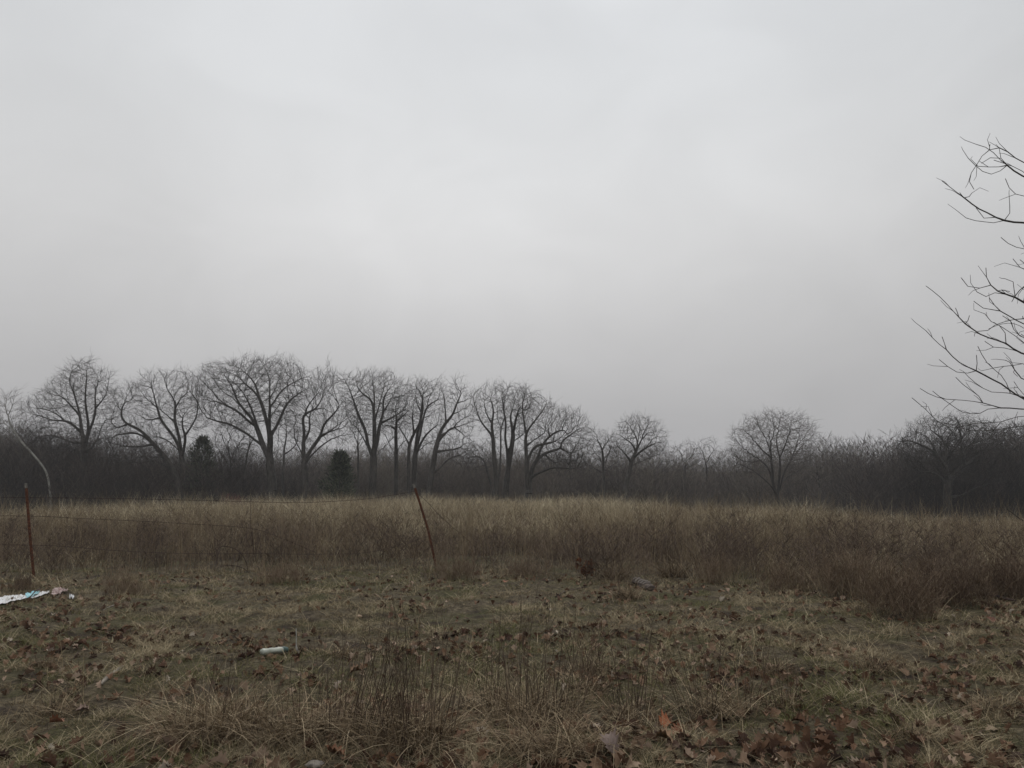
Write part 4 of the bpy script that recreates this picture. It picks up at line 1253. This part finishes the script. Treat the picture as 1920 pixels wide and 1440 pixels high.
PLW = mat_noise('white_film', (.42, .42, .43), (.66, .67, .68), 14, rough=.35, bump=.2, spec=.5)
PLB = mat_noise('blue_film', (.10, .33, .40), (.22, .50, .58), 10, rough=.35, bump=.2, spec=.5)
PINK = mat_noise('pinkish_paper', (.20, .12, .11), (.46, .39, .37), 22, rough=.8, bump=.3)
def gpt(a, b): return G(a, b)[:2]
b = G(45, 1125)
t = thing('plastic_bag', 'flattened white plastic bag with a light blue panel, left edge of the picture', 'litter', b)
v, f, U, W = sheet(([gpt(-24, 1125), gpt(10, 1121), gpt(28, 1119), gpt(50, 1118)], [gpt(-30, 1140), gpt(5, 1135), gpt(25, 1130), gpt(55, 1126)]), 3, .03)
link('white_film', mesh_from('white_film', v - b, f, True), PLW, t)
v, f, U, W = sheet(([gpt(47, 1119), gpt(60, 1114), gpt(74, 1113)], [gpt(50, 1126), gpt(62, 1122), gpt(72, 1117)]), 4, .03, 14, 6, .016)
link('blue_panel', mesh_from('blue_panel', v - b, f, True), PLB, t)
v, f, U, W = sheet(([gpt(73, 1114.5), gpt(82, 1112.5), gpt(92, 1111.5)], [gpt(56, 1126), gpt(75, 1121), gpt(93, 1114)]), 5, .022, 16, 6, .014)
link('white_film', mesh_from('white_film', v - b, f, True), PLW, t)
a, c = G(56, 1127), G(75, 1112)
v, f = polytube([(np.array([a + [0, 0, .05], (a + c) / 2 + [0, 0, .075], c + [0, 0, .06]]), .007)], 5)
tag(link('twig', mesh_from('twig', v - a, f, True), DARKST, loc=a), 'dark twig lying across the white plastic bag', 'twig')
b = G(112, 1118)
t = thing('crumpled_paper', 'crumpled pinkish white wrapper right beside the flattened plastic bag', 'litter', b)
v, f, U, W = sheet(([gpt(98, 1112), gpt(108, 1107), gpt(118, 1110), gpt(127, 1109)], [gpt(96, 1119), gpt(108, 1118), gpt(120, 1114), gpt(126, 1112)]), 8, .06, 16, 8)
link('wrapper', mesh_from('wrapper', v - b, f), PINK, t)
b = G(136, 1124)
v, f, U, W = sheet(([gpt(130, 1121), gpt(138, 1120)], [gpt(129, 1126), gpt(139, 1125)]), 9, .05, 7, 6)
tag(link('paper_scrap', mesh_from('paper_scrap', v - b, f), PLW, loc=b), 'tiny white scrap just right of the pinkish wrapper', 'litter')

# clear bottle with a dark green cap, lying on its side
a, c = G(489, 1232), G(538, 1227)
ax = c - a; Lb = np.linalg.norm(ax); ax = ax / Lb
b = a.copy()
t = thing('plastic_bottle', 'crushed cloudy plastic bottle with a dark green end, lying on the turf', 'bottle', b)
s_ = norm(np.cross(ax, [0, 0, 1])); up_ = np.cross(s_, ax)
def lathe(prof, k, crush=0, seed=0):
    rg = np.random.default_rng(seed)
    V = []
    for i, (x, r) in enumerate(prof):
        for j in range(k):
            an = j * 2 * math.pi / k
            rr_ = r * (1 + crush * rg.uniform(-1, 1))
            V.append(ax * x + s_ * math.cos(an) * rr_ * 1.1 + up_ * (math.sin(an) * rr_ * .75 + .042))
    n = len(prof)
    Fq = [[i * k + j, i * k + (j + 1) % k, (i + 1) * k + (j + 1) % k, (i + 1) * k + j] for i in range(n - 1) for j in range(k)]
    return np.array(V), np.array(Fq)
v, f = lathe([(0, .004), (.002, .028), (.02, .036), (.05, .034), (.09, .036), (.13, .033), (.17, .037), (Lb * .72, .036), (Lb * .80, .032)], 18, .09, 2)
link('body', mesh_from('body', v, f, True), mat_noise('cloudy_plastic', (.22, .235, .19), (.38, .40, .35), 18, rough=.3, bump=.3, spec=.5), t)
v, f = lathe([(Lb * .785, .034), (Lb * .83, .038), (Lb * .90, .036), (Lb * .98, .030), (Lb * 1.0, .012), (Lb * 1.001, .001)], 18, .03, 3)
link('cap', mesh_from('cap', v, f, True), mat_noise('green_plastic', (.025, .05, .045), (.06, .10, .09), 12, rough=.5, bump=.1), t)
# white plastic fork stuck in the ground, handle up
b = G(558, 1226)
t = thing('plastic_fork', 'thin white plastic fork stuck handle-up in the turf beside the bottle', 'fork', b)
hh_ = 45 / F * b[1]
pf = np.array([[0, 0, 0], [-.008, 0, hh_ * .18], [-.014, 0, hh_ * .34], [-.016, 0, hh_ * .7], [-.020, 0, hh_ * 1.0]])
v, f = polytube([(pf, np.array([.008, .012, .005, .0035, .0045]))], 6)
v[:, 1] *= .4
FKW = mat_noise('dull_white_plastic', (.26, .25, .23), (.42, .41, .38), 30, rough=.5, bump=.1)
link('handle', mesh_from('handle', v, f, True), FKW, t)
tn_ = []
for i in range(4):
    x0 = (i - 1.5) * .006
    tn_.append((np.array([[x0, 0, .03], [x0 + .004, 0, -.02]]), .0018))
v, f = polytube(tn_, 4)
link('tines', mesh_from('tines', v, f), FKW, t)

# fallen sticks, log chunk, stones
def stick(name, label, cat, pts, r, mat, twigs=()):
    b = G(*pts[0]); w_ = [G(*q) for q in pts]
    p = bez([q + [0, 0, r * 1.0] for q in w_], 6) - b
    rg = np.random.default_rng(int(pts[0][0]))
    rr_ = r * (1 + .18 * rg.normal(size=len(p))); rr_[-1] *= .5; rr_[0] *= .6
    v, f = polytube([(p, np.abs(rr_) + .001)], 8)
    return tag(link(name, mesh_from(name, v, f, True), mat, loc=b), label, cat)
DRIFT = mat_noise('bleached_wood', (.10, .085, .068), (.26, .23, .19), 14, bump=.4, stretch=(1, 1, 1))
stick('fallen_stick', 'pale bleached stick lying slanted on the mossy ground at lower left', 'stick', [(188, 1287), (205, 1270), (220, 1260), (231, 1252)], .012, DRIFT)
stick('fallen_stick', 'short grey stick on the turf a little above the bleached one', 'stick', [(192, 1146), (208, 1138), (222, 1133)], .007, DRIFT)
stick('fallen_stick', 'thin dark curved twig in front of the oak seedling', 'stick', [(1042, 1120), (1060, 1110), (1078, 1106), (1098, 1101)], .008, DARKST)
stick('fallen_stick', 'long brown stick lying along the bottom edge', 'stick', [(655, 1428), (690, 1426), (735, 1430), (790, 1434)], .009, mat_noise('brown_wood', (.06, .042, .03), (.14, .10, .07), 12))
stick('fallen_stick', 'dark stick lying under the leaves at far right', 'stick', [(1800, 1122), (1850, 1118), (1905, 1130)], .02, DARKST)
def rock(name, label, cat, px, py, size, mat, seed, flat=.6, sub=3):
    b = G(px, py)
    import bmesh
    bm = bmesh.new(); bmesh.ops.create_icosphere(bm, subdivisions=sub, radius=1)
    for q in bm.verts:
        nn = mnoise.noise(q.co * 1.6 + Vector((seed, 0, 0))) * .35 + mnoise.noise(q.co * 4 + Vector((0, seed, 0))) * .12
        q.co = q.co * (1 + nn)
        q.co.x *= size; q.co.y *= size * .8; q.co.z *= size * flat
    me = bpy.data.meshes.new(name); bm.to_mesh(me); bm.free()
    me.polygons.foreach_set('use_smooth', np.full(len(me.polygons), True))
    o = link(name, me, mat, loc=b + [0, 0, size * flat * .45])
    return tag(o, label, cat)
STONE = mat_noise('pale_stone', (.12, .105, .09), (.26, .235, .21), 25, bump=.4)
rock('stone', 'small pale stone at lower left, among leaves under the tangled grass', 'stone', 336, 1402, .035, STONE, 3)
rock('stone', 'flat grey stone at the bottom edge left of centre', 'stone', 590, 1436, .045, STONE, 5, .4)
rock('stone', 'tiny white pebble at right in the leaf-strewn turf', 'stone', 1478, 1109, .03, STONE, 7)
rock('stone', 'small tan pebble on the turf in the middle', 'stone', 674, 1157, .03, mat_noise('tan_stone', (.25, .18, .12), (.38, .29, .21), 20), 9)
rock('stone', 'pinkish pebble at the right beside a pale leaf', 'stone', 1567, 1222, .04, mat_noise('pink_stone', (.24, .16, .12), (.36, .27, .21), 20), 11)
rock('walnut_husk', 'round black walnut husk at the foot of the pale tangled grass', 'husk', 293, 1372, .040, mat_noise('black_husk', (.008, .007, .006), (.025, .02, .016), 20), 13, .95)
# rotten log chunk
a, c = G(1193, 1094), G(1222, 1108)
b = a.copy(); ax = norm(c - a); s_ = norm(np.cross(ax, [0, 0, 1])); up_ = np.cross(s_, ax); Lb = np.linalg.norm(c - a)
t = thing('log_piece', 'rotten grey piece of log with flaking pale bark, right of the bristly tuft', 'log', b)
v, f = lathe([(0, .002), (.002, .05), (.05, .068), (Lb * .3, .06), (Lb * .6, .075), (Lb * .9, .06), (Lb, .045), (Lb + .003, .002)], 14, .12, 8)
link('wood', mesh_from('wood', v, f), mat_noise('rotten_wood', (.035, .026, .022), (.13, .105, .09), 16, c3=(.30, .28, .27), bump=.6), t)
fl = []
rg = np.random.default_rng(12)
for i in range(5):
    x0 = Lb * (.1 + .17 * i); V0 = []
    for aa in (.6, 1.2, 1.9):
        for xx_ in (x0, x0 + .06):
            r_ = .082 + .01 * rg.random()
            V0.append(ax * xx_ + s_ * math.cos(aa) * r_ * 1.1 + up_ * (math.sin(aa) * r_ * .85 + .036))
    fl.append(np.array(V0))
for v in fl:
    q = np.array([[0, 1, 3, 2], [2, 3, 5, 4]])
    link('bark_flake', mesh_from('bark_flake', np.vstack([v, v - up_ * .006]), np.vstack([q, q[:, ::-1] + 6])), STONE, t)

# large leaves one can pick out
def big_leaf(label, px, py, size, col, seed, tilt=.35):
    rg = np.random.default_rng(seed); b = G(px, py)
    v, f, t_ = leaf_mesh(np.array([b[0]]), np.array([b[1]]), [size], [0.5], rg, .03, tilt)
    m = mat_noise('leaf_' + label.split()[0], tuple(np.array(col) * .65), col, 30, rough=.7, bump=.2)
    tag(link('fallen_leaf', mesh_from('fallen_leaf', v - b, f, True), m, loc=b), label, 'leaf', 'large fallen leaves')
for i, L in enumerate([
 ('bright orange-brown oak leaf, the most vivid one, lower right of centre', 1250, 1375, .15, (.30, .105, .045)),
 ('tan oak leaf lying just below the vivid orange one', 1245, 1398, .11, (.28, .18, .11)),
 ('rust-coloured leaf touching the right side of the vivid orange one', 1270, 1380, .11, (.20, .075, .04)),
 ('russet leaf curled up at the base of the grass mound, bottom centre', 866, 1392, .12, (.20, .085, .045)),
 ('wide greyish leaf lying flat at the bottom, below the tan grass mound', 1148, 1420, .16, (.20, .15, .13)),
 ('orange leaf alone on the turf at lower left', 105, 1363, .11, (.26, .11, .06)),
 ('pinkish tan leaf standing on edge left of the walnut husk', 154, 1342, .10, (.24, .17, .14)),
 ('large tan leaf pair member below the walnut husk, nearest the bottom', 318, 1412, .17, (.24, .165, .12)),
 ('orange-brown leaf left of the grey bottom stone', 625, 1418, .13, (.22, .10, .055)),
 ('orange leaf on the turf at the field edge, left of the oak seedling', 948, 1095, .12, (.26, .10, .055)),
 ('upright reddish leaf in the dark leaf pile at far right', 1858, 1165, .14, (.13, .055, .035)),
 ('tan leaf at the right, in the open turf behind the branching stems', 1555, 1222, .10, (.24, .16, .10)),
 ('dark long leaf standing on edge at lower right', 1775, 1368, .17, (.10, .055, .035)),
 ('tan leaf resting beside the dark long leaf at lower right', 1862, 1372, .10, (.28, .21, .14)),
 ('light brown leaf in the middle of the turf, between the two tallest stem clumps', 667, 1268, .10, (.26, .17, .11))]):
    big_leaf(*L, 500 + i)

# ------------------------------------------------------------------ mist in the air
HZ = 0.0006
def haze():
    v = np.array([[x, y, z] for z in (-9, 17) for y in (-40, 330) for x in (-330, 330)], float)
    f = np.array([[0, 2, 3, 1], [4, 5, 7, 6], [0, 1, 5, 4], [2, 6, 7, 3], [0, 4, 6, 2], [1, 3, 7, 5]])
    m = bpy.data.materials.new('mist'); m.use_nodes = True
    nt = m.node_tree; nt.nodes.clear()
    o_ = nt.nodes.new('ShaderNodeOutputMaterial'); pv = nt.nodes.new('ShaderNodeVolumePrincipled')
    pv.inputs['Color'].default_value = (.92, .94, .97, 1)
    pv.inputs['Density'].default_value = HZ
    pv.inputs['Anisotropy'].default_value = .2
    nt.links.new(pv.outputs[0], o_.inputs['Volume'])
    o = link('haze', mesh_from('haze', v, f), m)
    o.visible_shadow = True
    tag(o, 'thin grey mist fading the far trees', 'mist', kind='stuff')
haze()
